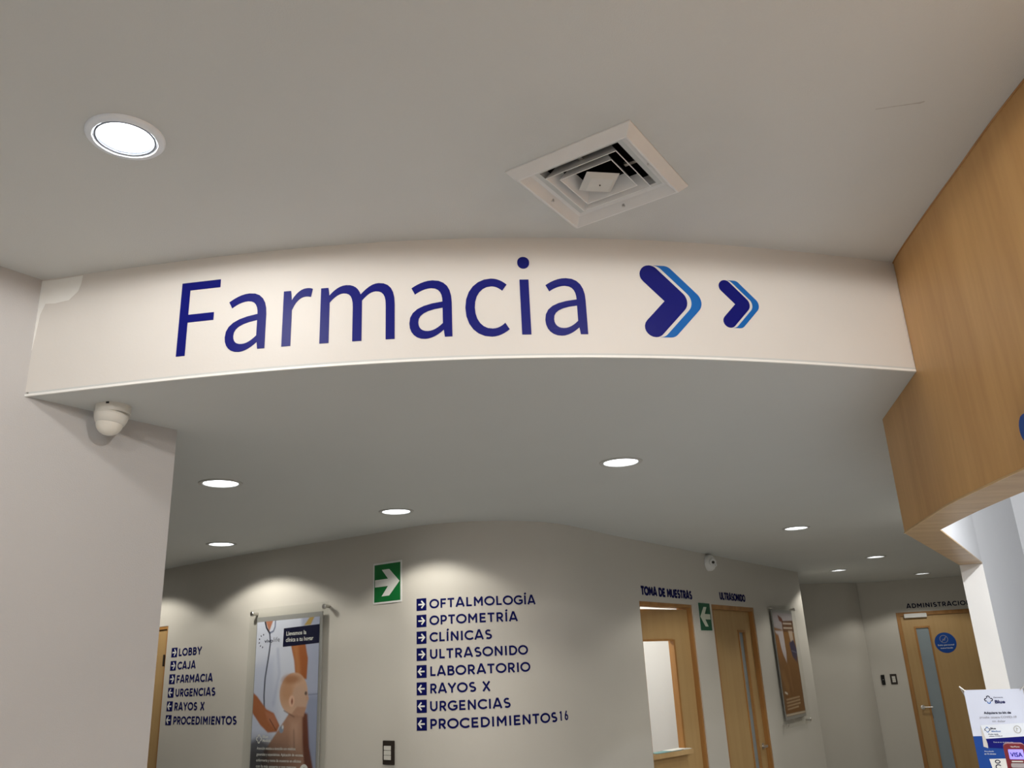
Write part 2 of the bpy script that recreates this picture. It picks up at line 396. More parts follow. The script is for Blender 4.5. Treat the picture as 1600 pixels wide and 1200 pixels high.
class Painter:
    def __init__(s, u, v, bg, asp): s.u = u; s.v = v; s.asp = asp; s.c = np.zeros(u.shape+(3,))+np.array(bg)
    def mix(s, a, col): s.c = s.c*(1-a[..., None])+np.array(col)*a[..., None]
    def ell(s, cx, cy, rx, ry, col, soft=.01, al=1, rot=0):
        x = s.u-cx; y = (s.v-cy)*s.asp; r = math.radians(rot); X = x*math.cos(r)+y*math.sin(r); Y = -x*math.sin(r)+y*math.cos(r)
        d = (np.sqrt((X/rx)**2+(Y/(ry*s.asp))**2)-1)*min(rx, ry*s.asp); s.mix(al*np.clip(.5-d/soft, 0, 1), col)
    def poly(s, pts, col, soft=.008, al=1):
        x, y = s.u, s.v*s.asp; P = [(a, b*s.asp) for a, b in pts]; d = np.full(x.shape, 1e9); ins = np.zeros(x.shape, bool)
        for (ax, ay), (bx, by) in zip(P, P[1:]+P[:1]):
            ex, ey = bx-ax, by-ay; t = np.clip(((x-ax)*ex+(y-ay)*ey)/(ex*ex+ey*ey+1e-12), 0, 1)
            d = np.minimum(d, np.hypot(x-ax-t*ex, y-ay-t*ey))
            c = ((ay > y) != (by > y)) & (x < ex*(y-ay)/(ey if abs(ey) > 1e-12 else 1e-12)+ax); ins ^= c
        sd = np.where(ins, -d, d); s.mix(al*np.clip(.5-sd/soft, 0, 1), col)
    def line(s, pts, w, col, soft=.006, al=1):
        x, y = s.u, s.v*s.asp; d = np.full(x.shape, 1e9)
        for (ax, ay), (bx, by) in zip(pts[:-1], pts[1:]):
            ay, by = ay*s.asp, by*s.asp; ex, ey = bx-ax, by-ay; t = np.clip(((x-ax)*ex+(y-ay)*ey)/(ex*ex+ey*ey+1e-12), 0, 1)
            d = np.minimum(d, np.hypot(x-ax-t*ex, y-ay-t*ey))
        s.mix(al*np.clip(.5-(d-w/2)/soft, 0, 1), col)

# ------------------------------------------------------------------ plan of the place (metres, lens above the origin)
fc = [-0.010919, 5.488e-05, 0.1342227, 0.0733581, 2.2850755]
fx = list(np.linspace(-1.50, 1.33, 48))
FAS_PTS = [(x, float(np.polyval(fc, x))) for x in fx]
FAS = Path(FAS_PTS)
FAS.s = [s + .0535 for s in FAS.s]                                # s measured from the start of the painted curve
hall_pts = [(-2.82, 6.711), (-2.272, 6.289), (-1.678, 5.885), (-1.158, 5.556), (-0.87, 5.364), (-0.665, 5.216), (-0.436, 5.133), (-0.198, 5.128), (0.04, 5.202), (0.247, 5.352), (0.452, 5.637), (0.686, 6.016), (1.168, 6.716), (1.687, 7.471), (3.094, 9.508)]
hp = smooth_path(hall_pts)
HALL = Path([(-5.3, 8.62)] + hp, s0=-math.hypot(5.3-2.82, 8.62-6.711))
DOORW = Path([(0.686, 6.016), (3.094, 9.508)])                     # the straight stretch with the two doors
S_DW = HALL.s[1+11*12]                                             # where it starts along HALL
LEFT = Path([(-5.15, -2.97), (-1.507, 2.431), (-1.214, 2.865)])
LEFT.s = [s-LEFT.s[1] for s in LEFT.s]
BACK = Path([(3.094, 9.508), (3.30, 10.3), (3.60, 11.24), (3.661, 11.248), (4.106, 11.288), (4.25, 11.31), (4.344, 11.36), (4.45, 11.45), (4.50, 11.50)])
ADM = Path([(4.36, 11.569), (4.5488, 11.5056), (5.7213, 11.1119), (7.5, 10.515)])
ADM.s = [s-ADM.s[1] for s in ADM.s]
wood_pts = [(1.60, -1.6), (1.42, -.5), (1.30, .3), (1.245, 1.0), (1.232, 1.4), (1.241, 1.639), (1.249, 1.8), (1.268, 2.008), (1.287, 2.231), (1.312, 2.469), (1.33, 2.585), (1.365, 2.75), (1.455, 3.165)]
wp = smooth_path(wood_pts, 6)
LINT = Path(wp[::-1])                                              # seen from the hall: far end first
in_pts = [(1.80, -1.6), (1.62, -.5), (1.50, .3), (1.425, 1.0), (1.415, 1.5), (1.43, 2.0), (1.455, 2.375), (1.495, 2.72), (1.566, 3.118)]
ip = smooth_path(in_pts, 6)

def slab(name, poly, holes, z0, z1, m):
    V, F = flat([poly]+holes, lambda a, b, o: Vector((a, b, o)), z0, z1)
    return tag(mk(name, V, F, m), kind='structure')
def ring(cx, cy, r, n=20): return [(cx+r*math.cos(2*math.pi*i/n), cy+r*math.sin(2*math.pi*i/n)) for i in range(n)]

LOW = [(-1.364, 3.749), (0.479, 3.698), (-0.688, 4.663), (-1.988, 5.555), (2.009, 6.054), (3.474, 8.272), (3.552, 9.506), (4.917, 10.444), (-3.17, 6.33), (4.6, 6.6), (2.9, 5.6)]
HIGH = [(-.909, 1.697), (.92, .10), (-.75, -.95), (.75, -2.3), (-2.5, -2.0)]
HIGH_P = [11, 94, 56, 62, 36]
PHARM = [(2.35, 2.6), (2.4, .6)]
VC = (.264, 1.977); VA = math.atan2(-.197, .304)
va = (math.cos(VA), math.sin(VA)); vb = (-va[1], va[0])
vh = [(VC[0]+va[0]*i*.118+vb[0]*j*.118, VC[1]+va[1]*i*.118+vb[1]*j*.118) for i, j in ((-1, -1), (1, -1), (1, 1), (-1, 1))]
slab('ceiling', [(-5.4, -3.6), (7.6, -3.6), (7.6, 5.6), (-5.4, 5.6)], [vh]+[ring(x, y, .074) for x, y in HIGH+PHARM], H1, H1+.03, M['ceil_hi'])
low_poly = [(-5.4, 2.6), (-1.75, 2.6), (-1.56, 2.50)] + FAS_PTS + [(1.40, 2.60), (1.50, 3.16), (2.40, 4.54), (2.50, 4.62), (3.19, 5.48), (4.6, 5.16), (7.6, 5.06), (7.6, 12.2), (-5.4, 12.2)]
slab('ceiling', low_poly, [ring(x, y, .079) for x, y in LOW], H2, H2+.012, M['ceil_lo'])
fe = [(-1.60, float(np.polyval(fc, -1.60)))] + FAS_PTS + [(1.40, 2.62)]
FASX = Path(fe); FASX.s = [s-(FASX.s[1]-FAS.s[0]) for s in FASX.s]
wall('wall_fascia', FASX, H2+.012, H1, .09, M['fascia'])
# slim plastered corner bead along the lower edge
V, F = [], []
n0 = len(fe)
for i, (x, y) in enumerate(fe):
    n_ = FASX.n[i]
    for d, z in ((.0012, H2-.001), (.0012, H2+.006), (-.006, H2+.006), (-.006, H2-.001)): V.append((x+n_[0]*d, y+n_[1]*d, z))
for i in range(n0-1):
    for j in range(4): F.append((i*4+j, i*4+(j+1) % 4, i*4+4+(j+1) % 4, i*4+4+j))
tag(mk('trim_1', V, F, M['plaster'], smooth=40), kind='structure')

# floor of large tiles
slab('floor', [(-5.4, -3.6), (7.6, -3.6), (7.6, 12.2), (-5.4, 12.2)], [], -.05, 0, M['floor'])
# walls
wall('wall_left', LEFT, 0, H1, .30, M['wall_left'])
OP = [(-.88, .085, 2.117), (S_DW+.30, S_DW+1.25, 2.115), (S_DW+1.65, S_DW+2.68, 2.132)]
wall('wall_hall', HALL, 0, H2, .14, M['wall'], OP)
wall('wall_back', BACK, 0, H2, .12, M['wall'])
wall('wall_far', ADM, 0, H2, .12, M['wall'], [(.38, 1.335, 2.147)])
PH = Path([(2.459, 4.525), (3.22, 5.42), (4.6, 5.1), (7.5, 5.0)])
wall('wall_pharmacy', PH, 0, H1, .10, M['wall_white'])
for nm, pts in (('wall_outer', [(7.5, -3.5), (-5.3, -3.5)]), ('wall_outer', [(-5.3, -3.5), (-5.3, 8.7)]), ('wall_outer', [(7.5, 10.6), (7.5, -3.5)])):
    wall(nm, Path(pts), 0, H1, .1, M['wall_white'])
# end of the counter wall under the lintel (light strip facing the hall)
PIL = [(2.361, 4.574), (2.459, 4.525), (2.53, 4.625), (2.44, 4.70)]
V, F = flat([PIL], lambda a, b, o: Vector((a, b, o)), 0, HW)
tag(mk('wall_pillar', V, F, M['pillar']), kind='structure')

# paint repairs on the fascia
def blob(path, pts, m, name, d=.0006):
    V, F = flat([pts], on(path), .0002, d); return tag(mk(name, V, F, m), kind='structure')
z2 = H1-.004
r_ = tag(mk('trim_2', *flat([[(.022, z2), (.10, z2-.002), (.19, z2), (.188, z2-.03), (.180, z2-.055), (.15, z2-.082), (.10, z2-.087), (.066, z2-.084), (.052, z2-.12), (.046, z2-.20), (.038, z2-.27), (.030, z2-.29), (.027, z2-.22), (.020, z2-.12), (.018, z2-.05)]], on(FAS), .0002, .0007), M['plaster']), kind='structure')

# ------------------------------------------------------------------ wood lintel over the pharmacy counter
lt = thing('wood_lintel', 'large curved maple-veneered bulkhead over the counter opening, right of the curved sign beam', 'bulkhead', (1.45, 3.17, HW))
V, F = [], []
def add(*p):
    k = len(V); V.extend(p); F.append(tuple(range(k, k+len(p))))
ws = [tuple(p) for p in wp]; iw = [tuple(p) for p in ip]
def ztop(y): return H2-.001 if y > 2.585 else H1-.0005
k_ = len(ws)
for i in range(k_-1):
    (x0, y0), (x1, y1) = ws[i], ws[i+1]; zt = ztop((y0+y1)/2)
    add(Vector((x0, y0, HW+.006)), Vector((x1, y1, HW+.006)), Vector((x1, y1, zt)), Vector((x0, y0, zt)))
    nx, ny = y1-y0, -(x1-x0); l = math.hypot(nx, ny); nx, ny = nx/l*.018, ny/l*.018
    add(Vector((x0+nx, y0+ny, HW+.006)), Vector((x1+nx, y1+ny, HW+.006)), Vector((x1+nx, y1+ny, zt)), Vector((x0+nx, y0+ny, zt)))
    add(Vector((x0, y0, zt)), Vector((x1, y1, zt)), Vector((x1+nx, y1+ny, zt)), Vector((x0+nx, y0+ny, zt)))
mk('front_panel', V, F, M['wood_panel'], lt, smooth=30)
ec, ed = Vector((1.455, 3.165, 0)), Vector((2.361, 4.574, 0))
dd = (ed-ec).normalized(); nn = Vector((dd.y, -dd.x, 0))
V, F = [], []
q = [ec, ed, ed+nn*.018, ec+nn*.018]
V = [p+Vector((0, 0, HW+.006)) for p in q]+[p+Vector((0, 0, H2-.001)) for p in q]
F = [(0, 1, 2, 3), (4, 5, 6, 7), (0, 1, 5, 4), (1, 2, 6, 5), (2, 3, 7, 6), (3, 0, 4, 7)]
mk('end_panel', V, F, M['wood_panel'], lt)
under = ws + [(2.361, 4.574), (2.459, 4.525)] + iw[::-1]
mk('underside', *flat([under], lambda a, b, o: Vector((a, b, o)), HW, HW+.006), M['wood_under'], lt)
# inner face
V, F = [], []
iw2 = iw+[(2.459, 4.525)]
for i in range(len(iw2)-1):
    (x0, y0), (x1, y1) = iw2[i], iw2[i+1]
    for dx in (0, -.012):
        add(Vector((x0+dx, y0, HW+.006)), Vector((x1+dx, y1, HW+.006)), Vector((x1+dx, y1, H1)), Vector((x0+dx, y0, H1)))
mk('inner_panel', V, F, M['wall_white'], lt, smooth=30, label='white inner face')
V, F = tube([Vector((x, y, HW+.002)) for x, y in ws[6:]], .0032, 6)
mk('edge_band', V, F, M['wood_edge'], lt, smooth=60, label='pale edge banding along the lower edge')
V, F = tube([Vector((x-.001, y, H1-.002)) for x, y in ws[20:62]], .0028, 5)
mk('top_joint', V, F, M['wood_frame'], lt, smooth=60, label='dark joint along the ceiling')

# counter under the lintel
ct = thing('service_counter', 'service counter under the curved wood bulkhead, below the small banner', 'counter', (1.4, 2.3, 0))
cw = [p for p in ws if p[1] < 3.17]; ci = [(x+.28, y-.02) for x, y in cw]
mk('counter_top', *flat([[(x-.06, y) for x, y in cw]+[(x+.12, y) for x, y in ci[::-1]]], lambda a, b, o: Vector((a, b, o)), 1.12, 1.155), M['wall_white'], ct)
mk('counter_front', *flat([[(x+.02, y) for x, y in cw]+ci[::-1]], lambda a, b, o: Vector((a, b, o)), 0, 1.12), M['wood_panel'], ct)

# blue emblem on the wood face, mostly beyond the right edge of the view
PW = Path([(x, y) for x, y in wp[::-1]])
def wood_s(y): return float(np.interp(-y, [-q[1] for q in PW.p], PW.s))
em = thing('blue_wall_emblem', 'blue raised cross emblem on the wood bulkhead, cut off at the right edge', 'sign', PW.P(wood_s(1.853), 2.22))
se = wood_s(1.853)
def lobe(ang):
    c, s_ = math.cos(ang), math.sin(ang); out = []
    pts = [(.03, -.035)] + arc(.105, 0, .03, .036, -90, 90, 8) + [(.03, .035)]
    return [(x*c-y*s_, x*s_+y*c) for x, y in pts]
for a in range(4):
    lp = lobe(a*math.pi/2)
    mk('lobe', *flat([[(se+x-.02, 2.197+y) for x, y in lp]], on(PW), .001, .012), M['blue'] if a % 2 else M['blue2'], em)

# ------------------------------------------------------------------ lamps
def lamp_light(name, loc, watts, col, size, blend, rad, parent):
    d = bpy.data.lights.new(name, 'SPOT'); d.energy = watts; d.color = col; d.spot_size = math.radians(size); d.spot_blend = blend; d.shadow_soft_size = rad
    o = bpy.data.objects.new(name, d); C.objects.link(o); o.location = loc; o.parent = parent; return o
def make_low():
    r = thing('recessed_downlight', '', 'light', (0, 0, 0))
    V, F = lathe([(.099, 0), (.097, -.004), (.084, -.006), (.079, -.003), (.078, 0)], 36, cap=False); mk('trim_ring', V, F, M['trim_lo'], r, smooth=50, local=True)
    V, F = lathe([(.078, -.002), (.077, .030), (.074, .034)], 36, cap=False); mk('reflector', V, F, M['metal'], r, smooth=50, local=True)
    V, F = lathe([(.0775, .006), (.0775, .0075)], 36); mk('lens', V, F, M['lens'], r, local=True)
    lamp_light('lamp', (0, 0, -.008), LOW_W, LOW_C, 138, .22, .035, r)
    return r
def make_high():
    r = thing('recessed_downlight', '', 'light', (0, 0, 0))
    V, F = lathe([(.0903, 0), (.0903, -.004), (.086, -.009), (.074, -.0105), (.070, -.006), (.069, 0)], 48, cap=False); mk('trim_ring', V, F, M['trim'], r, smooth=50, local=True, label='white trim ring')
    V, F = lathe([(.0695, -.006), (.0695, -.008), (.0655, -.008), (.064, -.003), (.064, .004)], 48, cap=False); mk('inner_ring', V, F, M['inner'], r, smooth=40, local=True)
    V, F = lathe([(.0645, -.002), (.0645, .004)], 48); mk('lens', V, F, M['lens_hi'], r, local=True)
    lamp_light('lamp', (0, 0, -.016), HIGH_W, HIGH_C, 180, .04, .06, r)
    return r
low_labels = ['round recessed downlight in the low ceiling, upper left, nearest the left wall corner',
              'round recessed downlight in the low ceiling, alone at mid right under the curved beam',
              'round recessed downlight in the low ceiling just above the top of the green right-arrow sign',
              'round recessed downlight in the low ceiling above the poster of a baby',
              'round recessed downlight in the low ceiling above the door text for the ultrasound room',
              'round recessed downlight over the hall, between the two smallest ceiling lights',
              'smallest recessed downlight, above the curved bare wall at the hall end',
              'small recessed downlight above the door at the far right hall end',
              'recessed downlight hidden behind the left wall block, lighting the far left door',
              'recessed downlight in the side passage behind the counter wall',
              'recessed downlight in the middle of the hall hidden behind the wood bulkhead']
pr = make_low()
for i, (x, y) in enumerate(LOW):
    o = pr if i == 0 else copy_tree(pr)
    o.location = (x, y, H2); o['label'] = low_labels[i]; o['group'] = 'downlights in the low hall ceiling'
hi_labels = ['large bright round downlight in the high ceiling, upper left', 'bright round downlight in the high ceiling overhead near the camera', 'bright round downlight in the high ceiling behind the camera at left', 'bright round downlight in the high ceiling behind the camera in the middle', 'bright round downlight in the high ceiling at the far back left']
pr = make_high()
for i, (x, y) in enumerate(HIGH+PHARM):
    o = pr if i == 0 else copy_tree(pr)
    o.location = (x, y, H1)
    o['label'] = hi_labels[i] if i < 5 else 'round downlight inside the pharmacy room, %s one' % ('nearer the far wall,' if i == 5 else 'nearer the entrance,')
    o['group'] = 'downlights in the high ceiling' if i < 5 else 'downlights inside the pharmacy'
    for ch in o.children:
        if ch.type == 'LIGHT':
            if i: ch.data = ch.data.copy()
            if i < 5: ch.data.energy = HIGH_P[i]
            else: ch.data.energy = PHARM_W; ch.data.color = PHARM_C

# ------------------------------------------------------------------ air vent
vt = thing('ceiling_air_vent', 'square white four-way air diffuser with dirty edges in the high ceiling', 'vent', (VC[0], VC[1], H1))
A3, B3, Z3 = Vector((va[0], va[1], 0)), Vector((vb[0], vb[1], 0)), Vector((0, 0, 1))
VO = Vector((VC[0], VC[1], H1))
def sq_ring(prof, A=A3, B=B3, Z=Z3, O=VO, close=False):
    V, F = [], []; n = len(prof)
    for r, z in prof:
        for i, j in ((-1, -1), (1, -1), (1, 1), (-1, 1)): V.append(O+A*(r*i)+B*(r*j)+Z*z)
    rng = range(n) if close else range(n-1)
    for k in rng:
        for i in range(4):
            a, b = k*4+i, k*4+(i+1) % 4; c, d = ((k+1) % n)*4+(i+1) % 4, ((k+1) % n)*4+i
            F.append((a, b, c, d))
    return V, F
mk('outer_frame', *sq_ring([(.185, 0), (.185, -.004), (.163, -.026), (.158, -.026), (.140, -.004), (.118, .006), (.116, .03), (.12, .03), (.12, .006)], close=True), M['vent'], vt, label='wide bevelled outer frame')
mk('louvre_ring', *sq_ring([(.1045, -.014), (.1072, -.014), (.084, .026), (.082, .026)], close=True), M['vent'], vt)
mk('louvre_ring', *sq_ring([(.0765, -.014), (.0792, -.014), (.058, .024), (.056, .024)], close=True), M['vent'], vt)
# centre cone plate, hanging askew
rz = math.radians(-47)
A4 = (A3*math.cos(rz)+B3*math.sin(rz)); B4 = (B3*math.cos(rz)-A3*math.sin(rz))
V, F = sq_ring([(.046, -.008), (.031, -.019)], A4, B4, Z3+A4*.05-B4*.05, VO-A3*.002+B3*.004); F += [(4, 5, 6, 7), (0, 1, 2, 3)]
cpl = mk('centre_plate', V, F, M['vent_in'], vt, label='dusty centre plate hanging askew')
mk('screw', *lathe([(.0022, -.0215), (.0022, -.0185)], 8, c=VO+B3*.004), M['dark'], cpl)
V, F = sq_ring([(.119, .031), (.119, .17), (.02, .17)]); F += [(8, 9, 10, 11)]
mk('duct', V, F, M['black'], vt, label='black duct inside')
for i, j in ((0, 1), (1, 0), (0, -1), (-1, 0)):
    c = VO+A3*(.149*i)+B3*(.149*j)
    mk('screw', *lathe([(.0045, -.011), (.0045, -.019), (.002, -.0205)], 12, c=c), M['metal'], vt, smooth=40)
for s_, r in ((1, .1), (-1, .1)):
    V, F = boxg(VO+A3*(.0)+B3*(.098*s_)+Z3*.012, A3, B3, Z3, (.006, .018, .004)); mk('bracket', V, F, M['metal'], vt)
    V, F = boxg(VO+A3*(.098*s_)+Z3*.012, B3, A3, Z3, (.006, .018, .004)); mk('bracket', V, F, M['metal'], vt)

# ------------------------------------------------------------------ dome camera on the soffit
cx, cy = -1.302, 2.565
dc = thing('dome_camera', 'small ivory dome security camera under the low ceiling beside the left wall', 'camera', (cx, cy, H2))
o3 = Vector((cx, cy, H2))
mk('base', *lathe([(.054, 0), (.054, -.006), (.053, -.026), (.050, -.0275)], 40, c=o3), M['ivory'], dc, smooth=45)
mk('cable_notch', *boxg(o3+Vector((.006, -.0535, -.003)), (1, 0, 0), (0, 1, 0), (0, 0, 1), (.0045, .002, .003)), M['black'], dc)
tl = (Vector((.10, .04, 1))).normalized(); ta = Vector((1, 0, 0)); ta = (ta-tl*ta.dot(tl)).normalized(); tb = tl.cross(ta)
mk('housing', *lathe([(.044, -.024), (.0525, -.028), (.0525, -.033), (.050, -.045), (.045, -.058), (.040, -.062)], 40, c=o3, ax=ta, ay=tb, az=tl), M['ivory'], dc, smooth=45)
mk('dome', *lathe([(.0415, -.060)]+[(.0405*math.cos(math.radians(a)), -.062-.036*math.sin(math.radians(a))) for a in range(10, 90, 10)]+[(.001, -.098)], 40, c=o3, ax=ta, ay=tb, az=tl), M['ivory2'], dc, smooth=60)
mk('rim', *lathe([(.0535, -.0300), (.0545, -.0315), (.0535, -.0330)], 40, c=o3, ax=ta, ay=tb, az=tl, cap=False), M['ivory'], dc, smooth=60)

# ------------------------------------------------------------------ main lettering on the fascia
ml = thing('wall_lettering', 'large dark blue lettering "Farmacia" on the curved beam', 'lettering', FAS.P(1.17, 2.632))
KX, KZ = (1.802-.547)/(1.492-.035), .2445/.2575
xoff = {'F': .0, 'a': 0, }
word = [('F', 0.0), ('a', None), ('r', None), ('m', None), ('a', None), ('c', None), ('i', None), ('a', None)]
# left edges of the letters in the set word (font units)
left = [.035, .214, .423, .558, .871, 1.066, 1.2545, 1.343]
for (ch, _), lx in zip(word, left):
    loops = [flatten(sp) for sp in GLYPHS[ch]]
    gx = min(p[0] for l in loops for p in l)
    P2 = [[(.547+(lx-.035+p[0]-gx)*KX, 2.633+p[1]*KZ) for p in l] for l in loops]
    if ch == 'i': parts = [[P2[0]], [P2[1]]]
    else: parts = [P2]
    V, F = [], []
    for ls in parts: flat(ls, on(FAS), .0004, .0018, V, F)
    mk('letter', V, F, M['navy'], ml)
def chevron(cxs, cz, k, label):
    """k = height scale; two nested arrow heads"""
    root = thing('arrow_emblem', label, 'arrow', FAS.P(cxs, cz), 'double arrow heads on the curved beam')
    hw = .0325*k; T, Am, B_ = (0, .0885*k), (.0845*k, 0), (0, -.0885*k)
    dv = np.array([Am[0]-T[0], Am[1]-T[1]]); dv /= np.linalg.norm(dv); nv = np.array([-dv[1], dv[0]])   # outer side, up-right
    ang = math.degrees(math.atan2(nv[1], nv[0]))
    outer = arc(T[0], T[1], hw, hw, 90, ang, 5) + arc(Am[0]-.012*k, 0, hw+.012*k*.72, hw+.012*k*.72, ang, -ang, 10) + arc(B_[0], B_[1], hw, hw, -ang, -90, 5)
    inner_v = (Am[0]-hw/math.sin(math.radians(ang)) if False else Am[0]-hw/abs(nv[0]), 0)
    navy = outer + arc(B_[0], B_[1], hw, hw, -90, -180-ang+0, 8) + [inner_v] + arc(T[0], T[1], hw, hw, 180+ang, 90, 8)
    f = lambda q: [(cxs+x, cz+y) for x, y in q]
    mk('dark_arrow_head', *flat([f(navy[:-1])], on(FAS), .0004, .0018), M['navy'], root)
    o1 = [(x+.0475*k, y) for x, y in outer]; o2 = [(x+.0145*k, y) for x, y in outer]
    mk('light_arrow_head', *flat([f(o1+o2[::-1])], on(FAS), .0004, .0018), M['blue'], root, label='light blue arrow head behind')
chevron(2.0125, 2.748, 1.0, 'large double arrow head, dark and light blue, right after the word on the beam')
chevron(2.2625, 2.7495, .675, 'small double arrow head, dark and light blue, rightmost on the beam')

# ------------------------------------------------------------------ direction lists on the hall wall
def arrow_tile(path, s, z, w_, h_, right, root, m, hgt=1):
    t = mk('arrow_tile', *pbox(path, s, s+w_, z, z+h_, .0003, .0016), M[m], root)
    cxx, cz = s+w_/2, z+h_/2; g = 1 if right else -1; u = w_*.5
    st = [[(cxx-g*u*.62, cz), (cxx+g*u*.55, cz)], [(cxx+g*u*.02, cz+u*.62), (cxx+g*u*.60, cz), (cxx+g*u*.02, cz-u*.62)]]
    V, F = stroke_solid(st, u*.27, on(path), .0016, .0024)
    mk('arrow', V, F, M['white_vinyl'], t)
rows = [('OFTALMOLOG\u00cdA', 3.402, 1), ('OPTOMETR\u00cdA', 3.278, 1), ('CL\u00cdNICAS', 3.116, 1), ('ULTRASONIDO', 3.334, 1), ('LABORATORIO', 3.344, 0), ('RAYOS X', 3.098, 0), ('URGENCIAS', 3.212, 0), ('PROCEDIMIENTOS', 3.515, 0)]
for i, (txt, s1, rg) in enumerate(rows):
    zb = 2.045-.0962*i
    r = thing('directory_line', 'dark blue wall line "%s" with a %s arrow tile, in the long list' % (txt, 'right' if rg else 'left'), 'lettering', HALL.P(2.7, zb), 'lines of the long direction list')
    arrow_tile(HALL, 2.650-.0006*i, zb, .068, .072, rg, r, 'navy2')
    caps_text(txt, HALL, 2.745-.0012*i, s1, zb+.0085, .0535, M['navy2'], r)
r = thing('list_numerals', 'small dark blue "1 6" set apart after the lowest line of the long list', 'lettering', HALL.P(3.57, 1.38)); caps_text('1 6', HALL, 3.541, 3.608, 1.3835, .0535, M['navy2'], r)
rows = [('LOBBY', .572, 1), ('CAJA', .507, 1), ('FARMACIA', .731, 1), ('URGENCIAS', .773, 0), ('RAYOS X', .657, 0), ('PROCEDIMIENTOS', 1.030, 0)]
for i, (txt, s1, rg) in enumerate(rows):
    zb = 1.880-.0955*i
    r = thing('directory_line', 'dark blue wall line "%s" with a %s arrow tile, in the short list' % (txt, 'right' if rg else 'left'), 'lettering', HALL.P(.25, zb), 'lines of the short direction list')
    arrow_tile(HALL, .166-.001*i, zb, .078, .069, rg, r, 'navy2')
    caps_text(txt, HALL, .270, s1, zb+.006, .0535, M['navy2'], r)
def door_text(txt, path, s0, s1, z, h, m, label, w=LW, track=.1):
    r = thing('door_lettering', label, 'lettering', path.P((s0+s1)/2, z)); caps_text(txt, path, s0, s1, z, h, M[m], r, w=w, track=track)
door_text('TOMA DE MUESTRAS', DOORW, .345, 1.252, 2.160, .062, 'navy2', 'dark blue text "TOMA DE MUESTRAS" above the door with the hatch', .27, .05)
door_text('ULTRASONIDO', DOORW, 1.862, 2.478, 2.180, .062, 'navy2', 'dark blue text "ULTRASONIDO" above the closed narrow-window door', .25, .06)
door_text('ADMINISTRACION', ADM, .527, 1.288, 2.196, .056, 'navy3', 'dark text "ADMINISTRACION" above the far right door, its end behind the pillar', .2, .12)

# ------------------------------------------------------------------ green evacuation signs
def green_sign(path, s0, s1, z0, z1, right, m, ma, label, margin):
    r = thing('evacuation_sign', label, 'sign', path.P((s0+s1)/2, z0))
    a_, b_ = path.P(s0, 0), path.P(s1, 0); t = (b_-a_).normalized(); n = Vector((t.y, -t.x, 0)); s1 = s0+(b_-a_).length
    rise = max(0, max((path.P(s0+(s1-s0)*i/12, 0)-a_).dot(n) for i in range(13)))+.0005
    fl = lambda a, b, d: a_+t*(a-s0)+n*(d+rise)+Vector((0, 0, b))
    rect = lambda g: [(s0+g, z0+g), (s1-g, z0+g), (s1-g, z1-g), (s0+g, z1-g)]
    mk('plate', *flat([rect(0)], fl, -.0, .003), M['white'], r)
    mk('green_field', *flat([rect(margin)], fl, .003, .0035), M[m], r)
    W_, c, zc = (s1-s0)/2, (s0+s1)/2, (z0+z1)/2; k = 1 if right else -1
    P_ = [(-.86, .17), (.06, .17), (-.38, .62), (.14, .62), (.86, 0), (.14, -.62), (-.38, -.62), (.06, -.17), (-.86, -.17)]
    mk('arrow', *flat([[(c+k*x*W_, zc+y*W_*1.05) for x, y in P_]], fl, .0035, .0042), M[ma], r)
green_sign(HALL, 2.283, 2.535, 2.110, 2.364, True, 'green', 'white_vinyl', 'large green square sign with white arrow pointing right, left of the long list', .011)
green_sign(DOORW, 1.357, 1.600, 1.912, 2.138, False, 'dgreen', 'glow', 'dark green square sign with pale arrow pointing left, between the two doors', .002)

# ------------------------------------------------------------------ switches
def switch(path, s0, s1, z0, z1, label, cell, n=3):
    r = thing('light_switch', label, 'switch', path.P((s0+s1)/2, z0))
    V, F = pbox(path, s0, s1, z0, z1, .0005, .008); mk('plate', V, F, M['dark'], r, bevel=.002)
    w_, h_ = s1-s0, z1-z0
    for i in range(n):
        a = z0+h_*(.20+.6*i/n); b = a+.6*h_/n*.92
        mk('rocker', *pbox(path, s0+w_*cell[0], s0+w_*cell[1], a, b, .008, .012), M['ivory'], r, bevel=.001)
switch(HALL, 2.377, 2.474, 1.186, 1.317, 'dark framed wall switch with three white rockers below the green right-arrow sign', (.14, .74))
switch(ADM, .172, .252, 1.268, 1.394, 'dark framed wall switch with pale rockers left of the far right door', (.26, .76))
r = thing('access_reader', 'small black access reader on the wall beside the far switch', 'switch', ADM.P(.083, 1.27))
mk('body', *pbox(ADM, .062, .106, 1.266, 1.388, .0005, .016), M['black'], r, bevel=.003)
mk('indicator', *lathe([(.004, .016), (.004, .018)], 10, c=ADM.P(.084, 1.33), ax=(1, 0, 0), ay=(0, 0, 1), az=ADM.frame(.08)[1]), M['white'], r)

# ------------------------------------------------------------------ doors
def lining(path, s0, s1, zt, root, d0, d1, w_):
    for a, b in ((s0, s0+w_), (s1-w_, s1)):
        mk('jamb', *pbox(path, a, b, 0, zt, d1, d0), M['wood_frame'], root)
    mk('head', *pbox(path, s0+w_, s1-w_, zt-w_, zt, d1, d0), M['wood_frame'], root)
def lever(P, t, n, z, root, flip=1):
    """P point on the leaf, t along the leaf, n out of it"""
    h = mk('handle', *lathe([(.026, 0), (.026, .008), (.012, .010), (.011, .045), (.009, .047)], 20, c=P, ax=t, ay=(0, 0, 1), az=n), M['metal'], root, smooth=40, label='metal lever handle')
    mk('lever', *tube([P+n*.042, P+n*.046+t*(.02*flip), P+n*.046+t*(.11*flip)], .0085, 10), M['metal'], h, smooth=50)
